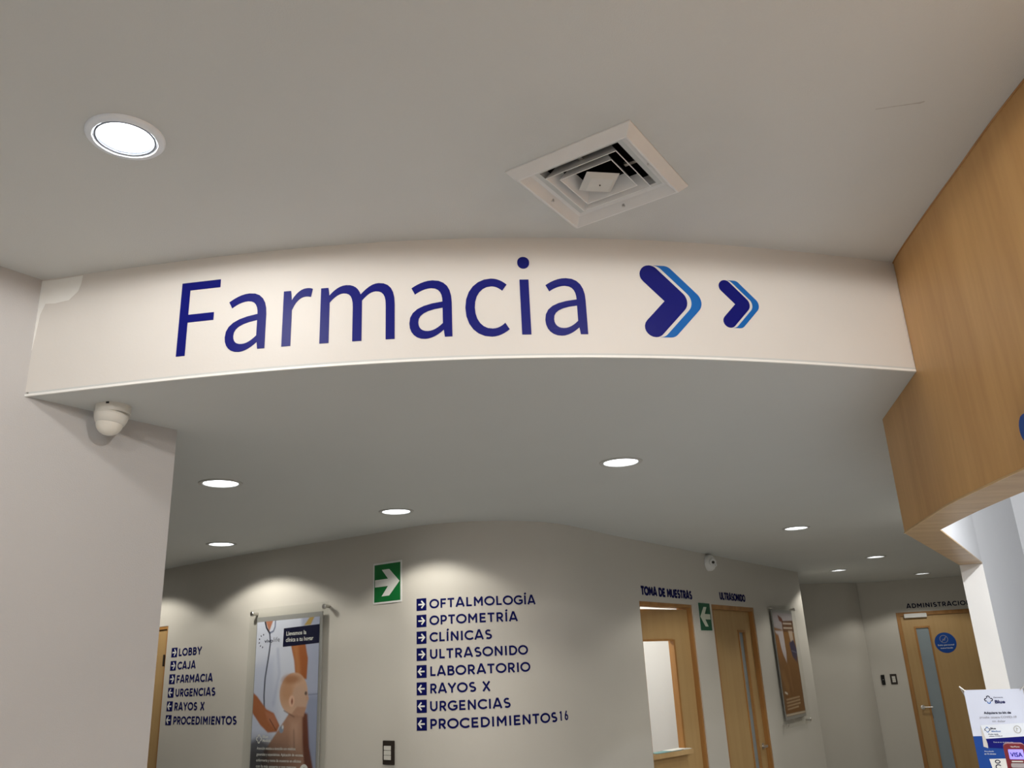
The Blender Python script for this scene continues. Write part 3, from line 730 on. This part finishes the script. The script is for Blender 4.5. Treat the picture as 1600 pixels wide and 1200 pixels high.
# door_1: far left, only its right edge in view
d1 = thing('door_1', '', '', (0, 0, 0)); d1.location = HALL.P(-.4, 0); tag(d1, kind='structure')
lining(HALL, -.88, .085, 2.117, d1, -.004, -.12, .022)
lf = mk('leaf', *pbox(HALL, -.855, .06, .005, 2.092, -.055, -.018), M['wood_door'], d1)
mk('hinge', *pbox(HALL, .052, .070, 1.82, 1.905, -.018, .004), M['dark'], d1)
# door_2: ajar, with a glazed hatch and a shelf
d2 = thing('door_2', '', '', (0, 0, 0)); d2.location = DOORW.P(.77, 0); tag(d2, kind='structure')
lining(DOORW, .30, 1.25, 2.115, d2, -.012, -.135, .024)
t2, n2 = DOORW.frame(.8); th = math.radians(12)
Hh = DOORW.P(1.222, 0, -.045); du = -t2*math.cos(th)-n2*math.sin(th); dn = n2*math.cos(th)-t2*math.sin(th)
def leafbox(a, b, z0, z1, o0, o1, V=None, F=None):
    c = Hh+du*((a+b)/2)+dn*((o0+o1)/2)+Vector((0, 0, (z0+z1)/2)); return boxg(c, du, dn, (0, 0, 1), ((b-a)/2, (o1-o0)/2, (z1-z0)/2), V, F)
V, F = leafbox(0, .205, .005, 2.078, -.04, 0); leafbox(.66, .87, .005, 2.078, -.04, 0, V, F); leafbox(.205, .66, 1.848, 2.078, -.04, 0, V, F); leafbox(.205, .66, .005, 1.055, -.04, 0, V, F)
lf = mk('leaf', V, F, M['wood_door'], d2)
V, F = leafbox(.205, .226, 1.055, 1.848, -.045, .006); mk('window_frame', V, F, M['wood_frame'], lf)
V, F = leafbox(.628, .66, 1.055, 1.848, -.045, .006); mk('window_frame', V, F, M['wood_frame'], lf)
V, F = leafbox(.237, .628, 1.838, 1.852, -.045, .006); mk('window_frame', V, F, M['wood_frame'], lf)
V, F = leafbox(.185, .72, 1.018, 1.052, -.06, .06); mk('shelf', V, F, M['wood_edge'], lf)
# papers on the hatch shelf
for k, (a, b, z, mm, nm, lab) in enumerate(((.33, .62, 1.0525, 'teal', 'folder', 'teal folder lying on the door hatch shelf'), (.25, .45, 1.0560, 'paper', 'paper_sheet', 'pale paper sheet on the door hatch shelf, over the teal folder'), (.20, .30, 1.0525, 'paper', 'paper_sheet', 'loose paper at the right end of the hatch shelf'))):
    V, F = leafbox(a, b, z, z+.003, -.03, .055); tag(mk(nm, V, F, M[mm]), lab, 'papers')
# room behind the hatch
RB = Path([tuple((DOORW.P(-.2, 0, -1.9)).xy), tuple((DOORW.P(3.9, 0, -1.9)).xy)])
wall('wall_room', RB, 0, H2, .1, M['wall_white'])
RS = Path([tuple(DOORW.P(-.1, 0, -.14).xy), tuple(DOORW.P(-.1, 0, -1.9).xy)])
wall('wall_room', RS, 0, H2, .05, M['wall_white'])
RS2 = Path([tuple(DOORW.P(1.45, 0, -1.9).xy), tuple(DOORW.P(1.45, 0, -.14).xy)])
wall('wall_room', RS2, 0, H2, .05, M['wall_white'])
q = DOORW.P(.6, 0, -1.0)
rl = copy_tree(pr); rl.location = (q.x, q.y, H2); rl['label'] = 'round ceiling light inside the room behind the door with the hatch'; rl['group'] = 'room light'
for ch in rl.children:
    ch.location.z -= .012
    if ch.type == 'LIGHT': ch.data = ch.data.copy(); ch.data.energy = ROOM_W; ch.data.color = (1, .98, .9)
# door_3: closed, narrow pane
d3 = thing('door_3', '', '', (0, 0, 0)); d3.location = DOORW.P(2.16, 0); tag(d3, kind='structure')
lining(DOORW, 1.65, 2.68, 2.132, d3, -.006, -.13, .036)
V, F = pbox(DOORW, 1.69, 2.300, .005, 2.094, -.085, -.045); pbox(DOORW, 2.482, 2.642, .005, 2.094, -.085, -.045, V, F); pbox(DOORW, 2.300, 2.482, 1.926, 2.094, -.085, -.045, V, F); pbox(DOORW, 2.300, 2.482, .005, .25, -.085, -.045, V, F)
lf = mk('leaf', V, F, M['wood_door'], d3)
for a, b, c_, d_ in ((2.300, 2.322, .25, 1.926), (2.462, 2.482, .25, 1.926), (2.322, 2.462, 1.906, 1.926)):
    mk('window_frame', *pbox(DOORW, a, b, c_, d_, -.09, -.038), M['wood_frame'], lf)
mk('pane', *pbox(DOORW, 2.322, 2.462, .25, 1.906, -.068, -.062), M['frost'], lf)
t_, n_ = DOORW.frame(2.5); lever(DOORW.P(2.565, .925, -.045), t_, n_, 0, d3, -1)
# door_4: administration
d4 = thing('door_4', '', '', (0, 0, 0)); d4.location = ADM.P(.86, 0); tag(d4, kind='structure')
lining(ADM, .38, 1.335, 2.147, d4, .008, -.12, .045)
V, F = pbox(ADM, .428, .563, .005, 2.10, -.05, -.012); pbox(ADM, .757, 1.287, .005, 2.10, -.05, -.012, V, F); pbox(ADM, .563, .757, 1.965, 2.10, -.05, -.012, V, F); pbox(ADM, .563, .757, .005, .25, -.05, -.012, V, F)
lf = mk('leaf', V, F, M['wood_door'], d4)
for a, b, c_, d_ in ((.563, .588, .25, 1.965), (.735, .757, .25, 1.965), (.588, .735, 1.943, 1.965)):
    mk('window_frame', *pbox(ADM, a, b, c_, d_, -.055, -.008), M['wood_frame'], lf)
mk('pane', *pbox(ADM, .588, .735, .25, 1.943, -.034, -.028), M['frost'], lf)
t_, n_ = ADM.frame(.5); lever(ADM.P(.495, .985, -.012), t_, n_, 0, d4, 1)
cl = mk('door_closer', *pbox(ADM, .472, .742, 2.075, 2.127, -.012, .035), M['white'], d4, bevel=.004, label='white door closer box')
ds = thing('door_notice', 'round blue notice with white ring symbol on the far right door', 'sign', ADM.P(.902, 1.62, -.011))
cs, cz = .902, 1.747
mk('disc', *flat([[(cs+x, cz+y) for x, y in arc(0, 0, .126, .126, 0, 348, 29)]], on(ADM), -.0115, -.009), M['blue2'], ds)
V, F = stroke_solid([arc(cs-.012, cz+.045, .046, .046, 0, 360, 24), [(cs-.042, cz+.01), (cs+.02, cz+.078)], [(cs-.03, cz+.045), (cs-.005, cz+.03), (cs+.01, cz+.065)]], .006, on(ADM), -.009, -.008)
mk('symbol', V, F, M['skin'], ds, label='pale ring symbol with a slash')
tiny_text('Solo personal', on(ADM), cs-.095, cz-.035, .017, M['white_vinyl'], ds, (-.009, -.0082), width=.19, bold=.01)
tiny_text('autorizado', on(ADM), cs-.07, cz-.072, .017, M['white_vinyl'], ds, (-.009, -.0082), width=.145, bold=.01)

# round emergency fitting on the ceiling beside the door wall
q = Vector((1.69, 7.40, H2))
t_, n_ = DOORW.frame(1.5)
ef = thing('emergency_light', 'small round white fitting with two lenses where the low ceiling meets the door wall', 'light fitting', DOORW.P(1.672, 2.482))
o3 = DOORW.P(1.672, 2.482)
mk('base', *lathe([(.070, .0005), (.070, .030), (.060, .048), (.045, .058), (.03, .06)], 32, c=o3, ax=t_, ay=(0, 0, 1), az=n_), M['white'], ef, smooth=40)
nv = (n_+Vector((-.5, -1.1, -.35))).normalized(); a_ = nv.orthogonal().normalized(); b_ = nv.cross(a_)
hd = mk('lamp_head', *lathe([(.028, 0), (.030, .02), (.030, .05), (.024, .052), (.022, .044), (.002, .044)], 20, c=o3+n_*.04-t_*.02+Vector((0, 0, .005)), ax=a_, ay=b_, az=nv), M['white'], ef, smooth=40)
mk('lens', *lathe([(.012, .046), (.012, .054), (.006, .057)], 14, c=o3+n_*.04-t_*.02+Vector((0, 0, .005)), ax=a_, ay=b_, az=nv), M['dark'], hd)
hd = mk('lamp_head', *lathe([(.016, 0), (.018, .02), (.018, .04), (.012, .042)], 16, c=o3+n_*.03+t_*.05+Vector((0, 0, -.012)), ax=a_, ay=b_, az=nv), M['white'], ef, smooth=40)
mk('lens', *lathe([(.006, .040), (.006, .044)], 10, c=o3+n_*.03+t_*.05+Vector((0, 0, -.012)), ax=a_, ay=b_, az=nv), M['dark'], hd)

# ------------------------------------------------------------------ framed posters behind clear acrylic
def poster(path, s0, s1, z0, z1, g, paint, label, off=.034):
    """sheet from s0..s1, z0..z1; g = glass rect (s0, s1, z0, z1)"""
    c = (s0+s1)/2; t, n = path.frame(c); o = path.P(c, 0)
    fn = lambda a, b, d: o+t*(a-c)+n*d+Vector((0, 0, b))           # flat frame tangent to the wall
    root = thing('poster_frame', label, 'poster', fn(c, z0, 0))
    def pb(a, b, z_0, z_1, d0, d1): return boxg((fn(a, z_0, d0)+fn(b, z_1, d1))/2, t, n, (0, 0, 1), ((b-a)/2, abs(d1-d0)/2, (z_1-z_0)/2))
    mk('backing_panel', *pb(s0-.008, s1+.020, z0-.03, z1+.032, off-.016, off-.008), M['backing'], root, label='grey translucent backing panel')
    W_, Hh_ = s1-s0, z1-z0
    sheet = image_print('printed_sheet', root, lambda u, v, d: fn(s0+u*W_, z1-v*Hh_, off-.0065+d), 150, 250, paint)
    mk('cover_panel', *pb(g[0], g[1], g[2], g[3], off-.002, off+.003), M['acrylic'], root, label='clear acrylic cover')
    for a in (g[0]+.03, g[1]-.03):
        for z in (g[2]+.03, g[3]-.03):
            mk('standoff', *lathe([(.011, -.002), (.011, off+.003), (.016, off+.003), (.016, off+.014), (.013, off+.017)], 16, c=fn(a, z, 0), ax=t, ay=(0, 0, 1), az=n), M['metal'], root, smooth=40)
    return root, lambda u, v, d: fn(s0+u*W_, z1-v*Hh_, off-.0057+d), sheet, W_, Hh_
def paint1(u, v):
    p = Painter(u, v, srgb(226, 230, 246), 1.56)
    p.poly([(.72, -.1), (1.1, -.1), (1.1, 1.1), (.80, 1.1), (.78, .6), (.72, .3)], srgb(184, 190, 214), .05)
    p.poly([(-.1, .3), (.3, .25), (.42, .7), (.1, .9), (-.1, .8)], srgb(186, 194, 222), .12, .5)
    p.line([(.36, .20), (.40, .36), (.33, .55)], .03, srgb(176, 184, 214), .05, .6)
    p.line([(.82, .50), (1.05, .495)], .012, srgb(140, 145, 170), .01)
    p.poly([(.82, .5), (1.1, .5), (1.1, 1.1), (.8, 1.1)], srgb(128, 138, 170), .1, .55)
    p.poly([(.13, -.01), (.27, -.01), (.205, .07)], srgb(196, 130, 100), .015)
    p.line([(.13, 0), (.16, .045), (.215, .082)], .022, srgb(25, 26, 40), .01)
    p.line([(.30, -.01), (.30, .04), (.275, .07), (.215, .082)], .018, srgb(110, 120, 150), .01)
    p.line([(.215, .08), (.235, .15), (.215, .24), (.175, .38), (.17, .50), (.19, .60)], .020, srgb(52, 60, 84), .01)
    p.poly([(.86, -.01), (.93, -.01), (.86, .05), (.76, .05)], srgb(190, 160, 90), .012)
    p.poly([(.56, .165), (.79, .165), (.84, .27), (.83, .40), (.66, .40), (.63, .28)], srgb(178, 104, 58), .02)
    p.poly([(.60, .18), (.68, .18), (.74, .38), (.67, .38)], srgb(206, 140, 88), .05, .7)
    # seated child seen from behind its shoulder
    p.poly([(.60, .60), (.80, .61), (.84, .80), (.96, 1.1), (.1, 1.1), (.20, .86), (.42, .72)], srgb(182, 138, 114), .02)
    p.poly([(.78, .60), (.86, .62), (.90, .82), (1.0, 1.02), (.86, 1.02), (.80, .8)], srgb(112, 58, 38), .03)
    p.poly([(.60, .66), (.74, .66), (.76, .85), (.62, .86)], srgb(206, 164, 140), .08, .7)
    p.line([(.66, .72), (.68, .84)], .012, srgb(110, 74, 58), .03, .6)
    p.v = v-.022
    p.ell(.635, .465, .215, .132, srgb(222, 180, 152), .015, rot=-8)
    p.ell(.535, .445, .10, .085, srgb(196, 140, 98), .09, .6)
    p.ell(.60, .375, .13, .028, srgb(172, 112, 68), .04, .7)
    p.ell(.74, .50, .12, .085, srgb(214, 176, 152), .03)
    p.poly([(.83, .46), (.875, .505), (.83, .52)], srgb(208, 166, 142), .012)
    p.poly([(.70, .55), (.84, .555), (.80, .615), (.62, .595)], srgb(196, 150, 124), .02)
    p.ell(.825, .468, .02, .012, srgb(70, 50, 44), .012, .8)
    p.ell(.612, .515, .044, .036, srgb(236, 192, 166), .014); p.ell(.618, .517, .014, .018, srgb(150, 80, 56), .012, .9)
    p.line([(.50, .575), (.60, .60), (.66, .615)], .01, srgb(110, 66, 44), .015, .8)
    p.v = v
    # the hand holding the chest piece
    p.poly([(-.02, .47), (.06, .50), (.22, .585), (.34, .61), (.44, .69), (.40, .73), (.26, .735), (.14, .69), (-.02, .60)], srgb(176, 104, 60), .02)
    p.poly([(.20, .60), (.34, .62), (.43, .69), (.36, .71), (.25, .66)], srgb(196, 128, 96), .03, .8)
    p.line([(.28, .65), (.38, .715)], .01, srgb(96, 44, 30), .012)
    p.ell(.47, .715, .035, .022, srgb(150, 160, 180), .012); p.ell(.49, .70, .015, .012, srgb(225, 225, 230), .01)
    # dark lower band behind the text
    a = np.clip((v-.72)/.16, 0, 1)*np.clip((1.05-u)/.75, 0, 1)*.8; p.mix(a, srgb(34, 24, 26))
    p.poly([(-.02, .80), (.1, .77), (.28, .80), (.3, 1.1), (-.02, 1.1)], srgb(26, 18, 24), .06, .75)
    return p.c
s1_ = 1.536
root, pf, sh, W_, Hh_ = poster(HALL, s1_-.303, s1_+.303, 1.105, 2.068, (s1_-.375, s1_+.385, 1.00, 2.158), paint1, 'tall clear-framed poster of a baby and a stethoscope, between the two lists')
pxy = lambda a, b, d: pf(a/W_, 1-b/Hh_, d)                          # metres from the sheet's lower left corner
def pt(txt, u, v, h, m, width, parent, bold=.012, d=.0012): return tiny_text(txt, pxy, u*W_, (1-v)*Hh_, h, M[m], parent, (0, d), width=width, bold=bold)
mk('caption_box', *flat([[(.44*W_, (1-.182)*Hh_), (1.0*W_, (1-.172)*Hh_), (1.0*W_, (1-.050)*Hh_), (.445*W_, (1-.058)*Hh_)]], pxy, .0004, .0009), M['navy3'], root)
pt('Llevamos la', .49, .108, .026, 'white_vinyl', .19, root, .02, .0016)
pt('cl\u00ednica a tu hogar', .485, .150, .026, 'white_vinyl', .26, root, .02, .0016)
pt('vivo', .135, .145, .024, 'navy3', .085, root, .01); pt('life', .285, .143, .03, 'skin', .062, root, 0)
for a in range(90, 300, 35):
    q = (.115*W_+.036*math.cos(math.radians(a)), (1-.132)*Hh_+.036*math.sin(math.radians(a)))
    mk('logo_ray', *stroke_solid([[q, (q[0]+.010*math.cos(math.radians(a)), q[1]+.010*math.sin(math.radians(a)))]], .007, pxy, .0004, .001), M['navy3'], root)
def cross_logo(fn, cx_, cy_, k, ms, parent, d=.0004):
    for i in range(4):
        a = i*90; c, s_ = math.cos(math.radians(a)), math.sin(math.radians(a))
        pts = arc(1.0, 0, .55, .55, -115, 115, 8); pts = [(x*c-y*s_, x*s_+y*c) for x, y in pts]
        mk('logo_lobe', *stroke_solid([[(cx_+x*k, cy_+y*k) for x, y in pts]], .36*k, fn, d, d+.0005), M[ms[i % len(ms)]], parent)
cross_logo(pxy, .125*W_, (1-.775)*Hh_, .016, ['white_vinyl'], root)
pt('Blue', .185, .768, .018, 'white_vinyl', .05, root, .02); pt('Medical', .185, .793, .017, 'white_vinyl', .075, root, .02)
for i, (tx, wd) in enumerate((('Atenci\u00f3n m\u00e9dica a domicilio con m\u00e9dicos', .60), ('generales y especialistas. Aplicaci\u00f3n de vacunas,', .72), ('enfermer\u00eda y toma de muestras en oficinas', .69), ('con la m\u00e1s experta y con mejores', .62), ('resultados m\u00e9dicos.', .26))):
    pt(tx, .10-.0*i, .842+.037*i, .017, 'white_vinyl', wd*W_, root, .01)
pt('www.blue.life', .10, 1.0-.012, .012, 'white_vinyl', .16*W_, root)
mk('round_badge', *flat([[(.835*W_+x, (1-.985)*Hh_+.02+y) for x, y in arc(0, 0, .038, .038, 0, 348, 29)]], pxy, .0004, .0010), M['white_vinyl'], root)
V, F = stroke_solid([[(.835*W_-.012, .016+.01), (.835*W_-.012, .04), (.835*W_, .052), (.835*W_+.012, .04), (.835*W_+.012, .026), (.835*W_-.012, .026)]], .005, pxy, .001, .0014)
mk('house_symbol', V, F, M['stain'], root)

def paint2(u, v):
    p = Painter(u, v, srgb(140, 96, 50), 1.5)
    p.poly([(-.1, -.1), (1.1, -.1), (1.1, .2), (.4, .17), (-.1, .14)], srgb(176, 168, 172), .03)
    p.poly([(.25, .02), (.45, .05), (.5, .10), (.3, .08)], srgb(110, 50, 28), .03)
    p.poly([(.42, .08), (1.1, .07), (1.1, .19), (.42, .19)], srgb(98, 62, 40), .02)
    for y in (.105, .15): p.line([(.48, y), (.92, y)], .022, srgb(205, 190, 176), .02)
    p.poly([(.02, .18), (.42, .18), (.44, .40), (.40, .50), (.28, .42), (.15, .3)], srgb(206, 198, 204), .03)
    p.poly([(.02, .2), (.16, .22), (.26, .44), (.1, .5), (-.05, .4)], srgb(150, 98, 48), .04)
    p.poly([(.70, .18), (.9, .18), (.92, .32), (.78, .36)], srgb(196, 176, 160), .03)
    p.poly([(.66, .30), (.90, .27), (1.02, .38), (.94, .50), (.74, .44)], srgb(34, 40, 84), .03)
    p.line([(.74, .38), (.98, .40)], .012, srgb(150, 150, 170), .02, .7)
    p.poly([(.0, .58), (.2, .56), (.35, .72), (.3, .82), (.1, .7)], srgb(182, 138, 86), .08, .8)
    p.line([(.45, .55), (.5, .75)], .08, srgb(176, 130, 88), .08, .7)
    p.poly([(-.1, .45), (1.1, .5), (1.1, 1.1), (-.1, 1.1)], srgb(118, 74, 34), .3, .5)
    for i in range(4): p.line([(.12, .845+.03*i), (.80-.12*(i == 3), .835+.03*i)], .018, srgb(206, 176, 140), .02)
    p.line([(.10, .775), (.2, .79)], .03, srgb(235, 225, 210), .02)
    p.line([(-.1, .988), (1.1, .988)], .028, srgb(214, 200, 180), .02)
    return p.c
poster(DOORW, 3.10, 3.70, 1.13, 2.095, (3.03, 3.80, 1.03, 2.17), paint2, 'narrow-looking brown poster in a clear frame at the end of the door wall', .036)

# ------------------------------------------------------------------ tabletop banner on the counter
bt = Vector((.902, -.432, 0)).normalized(); bn = Vector((bt.y, -bt.x, 0))
tl_ = Vector((1.300, 2.650, 1.583)); BW, BH = .205, .40
lean = Vector((-.0, .0, 0))
bf = lambda a, b, d: tl_+bt*a+Vector((0, 0, b-BH))+bn*d
bt = Vector((1.437-1.322, 2.632-2.693, 0)).normalized(); bn = Vector((bt.y, -bt.x, 0)); tl_ = Vector((1.3115, 2.6715, 1.574)); BW = .154
bf = lambda a, b, d: tl_+bt*a+Vector((0, 0, b-BH))+bn*d
bn_root = thing('tabletop_banner', 'small white and blue banner on rods, standing on the counter at the lower right', 'banner', (tl_.x+.07, tl_.y, 1.155))
mk('sheet', *flat([[(0, 0), (BW, 0), (BW, BH), (0, BH)]], bf, 0, .0012), M['banner'], bn_root)
mk('blue_field', *flat([[(0, 0), (BW, 0), (BW, BH-.125), (0, BH-.128)]], bf, .0012, .0017), M['blue2'], bn_root, label='solid blue lower half')
mk('package_side', *flat([[(.0255, BH-.098), (.036, BH-.12), (.033, BH-.160), (.022, BH-.156)]], bf, .0017, .0021), M['ivory'], bn_root)
mk('package_top', *flat([[(.0255, BH-.098), (BW-.001, BH-.092), (BW-.001, BH-.127), (.032, BH-.135)]], bf, .0021, .0025), M['trim'], bn_root, label='picture of a pale test kit box')
mk('package_front', *flat([[(.032, BH-.135), (BW-.001, BH-.127), (BW-.001, BH-.165), (.036, BH-.159)]], bf, .0021, .0026), M['navy'], bn_root)
cross_logo(bf, .0605, BH-.0283, .0066, ['navy3', 'navy3', 'navy3', 'blue'], bn_root, .0012)
bx_ = lambda txt, a, b, h, m, w_, bold=.015, d=.003: tiny_text(txt, bf, a, BH-b, h, M[m], bn_root, (0, d), width=w_, bold=bold)
bx_('Farmacia', .075, .0235, .003, 'navy2', .024); bx_('Blue', .076, .0385, .0088, 'navy2', .026, .03)
bx_('Adquiere tu kit de', .041, .067, .006, 'navy3', .070, .03)
bx_('prueba casera COVID-19', .028, .079, .006, 'skin', .095, .005); bx_('sin dolor', .0585, .0897, .0055, 'skin', .034, .005)
cross_logo(bf, .041, BH-.110, .0045, ['navy3', 'blue'], bn_root, .0026)
bx_('Blue', .0495, .109, .0045, 'navy3', .014, .03); bx_('Medical', .051, .1165, .004, 'blue', .023, .02)
bx_('Prueba r\u00e1pida', .041, .1238, .003, 'navy3', .026, .02); bx_('ant\u00edgeno COVID-19', .042, .129, .003, 'navy3', .034, .02)
V, F = stroke_solid([arc(.118, BH-.110, .0085, .0095, 0, 360, 20), [(.116, BH-.115), (.116, BH-.106), (.120, BH-.109)]], .0024, bf, .0025, .003)
mk('seal', V, F, M['trim_lo'], bn_root)
bx_('Modo de uso: ver el instructivo', .050, .145, .0025, 'trim', .050, .0, .003)
bx_('Resultado', .022, .170, .0032, 'trim', .024, .0, .0022); bx_('en 15 minutos', .020, .177, .0034, 'white_vinyl', .030, .02, .0022)
mk('leaflet', *flat([[(.030, BH-.189), (.085, BH-.187), (.085, BH-.235), (.036, BH-.235)]], bf, .0017, .0022), M['paper'], bn_root)
V, F = stroke_solid([arc(.050, BH-.196, .006, .004, 0, 360, 12), arc(.050, BH-.210, .007, .006, 30, 330, 10)], .0024, bf, .0022, .0026)
mk('leaflet_mark', V, F, M['navy3'], bn_root)
mk('rod', *tube([bf(-.010, BH+.010, -.004), bf(.004, BH-.003, .003)], .0018, 8), M['plaster'], bn_root, label='pale rod tip through the corner eyelet')
mk('rod', *tube([bf(BW+.008, BH+.009, -.004), bf(BW-.006, BH-.003, .003)], .0018, 8), M['metal'], bn_root)
mk('rod', *tube([bf(-.009, BH+.009, -.004), bf(BW/2, BH*.45, -.02), bf(BW/2+.05, -.016, -.06)], .0018, 8), M['metal'], bn_root)
mk('rod', *tube([bf(BW+.008, BH+.009, -.004), bf(BW/2, BH*.45, -.022), bf(BW/2-.05, -.016, -.06)], .0018, 8), M['metal'], bn_root)
mk('rod', *tube([bf(BW/2, BH*.45, -.02), bf(BW/2, -.016, .03)], .0018, 8), M['metal'], bn_root)

# ------------------------------------------------------------------ card terminal in front of the banner
ttl = Vector((1.226, 2.263, 1.478)); tw, thh = .0490, .165
tb_ = Vector((1.234-1.158, 2.289-2.328, 0)).normalized(); tn = Vector((tb_.y, -tb_.x, 0))
ttl = Vector((1.193, 2.312, 1.460)) + tb_*.011
tf = lambda a, b, d: ttl+tb_*a+Vector((0, 0, b))+tn*d
tr = thing('card_terminal', 'maroon payment terminal with a lit violet screen on a stand before the banner', 'card terminal', tf(tw/2, -.307, -.03))
def rr(x0, x1, y0, y1, r, n=5):
    return arc(x1-r, y1-r, r, r, 0, 90, n)+arc(x0+r, y1-r, r, r, 90, 180, n)+arc(x0+r, y0+r, r, r, 180, 270, n)+arc(x1-r, y0+r, r, r, 270, 360, n)
mk('body', *flat([rr(0, tw, -thh, 0, .010)], tf, -.034, 0), M['red'], tr, smooth=30, bevel=.0015)
mk('screen', *flat([rr(.009, tw-.007, -.036, -.013, .002)], tf, 0, .0012), M['screen'], tr, label='lit violet screen reading VISA')
tiny_text('VISA', tf, .012, -.030, .010, M['navy2'], tr, (0, .002), width=.027, bold=.02)
tiny_text('VeriFone', tf, .016, -.0085, .0035, M['white'], tr, (0, .0008), width=.020, bold=.01)
mk('card_slot_bar', *flat([rr(.009, tw-.008, -.055, -.045, .003)], tf, 0, .003), M['key'], tr)
mk('button_bar', *flat([rr(.012, tw-.012, -.0425, -.0395, .001)], tf, 0, .002), M['ivory'], tr)
for j in range(5):
    for i in range(3):
        a = .005+.0138*i; b = -.0665-.017*j
        mk('key', *flat([rr(a, a+.0115, b-.009, b, .003, 3)], tf, 0, .0028), M['key'], tr)
V, F = lathe([(.05, -.307), (.05, -.300), (.012, -.295), (.012, -thh+.02)], 24, c=tf(tw/2, 0, -.03)); mk('stand', V, F, M['dark'], tr, smooth=40)

# small marks on the high ceiling
V, F = flat([[(.925, 1.7255), (1.022, 1.7075), (1.034, 1.7030), (1.037, 1.7050), (1.028, 1.7125), (1.018, 1.7120), (.925, 1.7270)]], lambda a, b, o: Vector((a, b, o)), H1-.0004, H1-.0001)
tag(mk('trim_3', V, F, mat('scuff', (.50, .485, .46), .8, noise=.2, nscale=90)), kind='structure')
vt_hook = tag(mk('wall_hook', *tube([(-1.395, 2.475, H1), (-1.397, 2.473, H1-.010), (-1.392, 2.470, H1-.014)], .0012, 6), M['dark']), 'tiny dark wire hook in the high ceiling at the far left of the beam', 'hook')
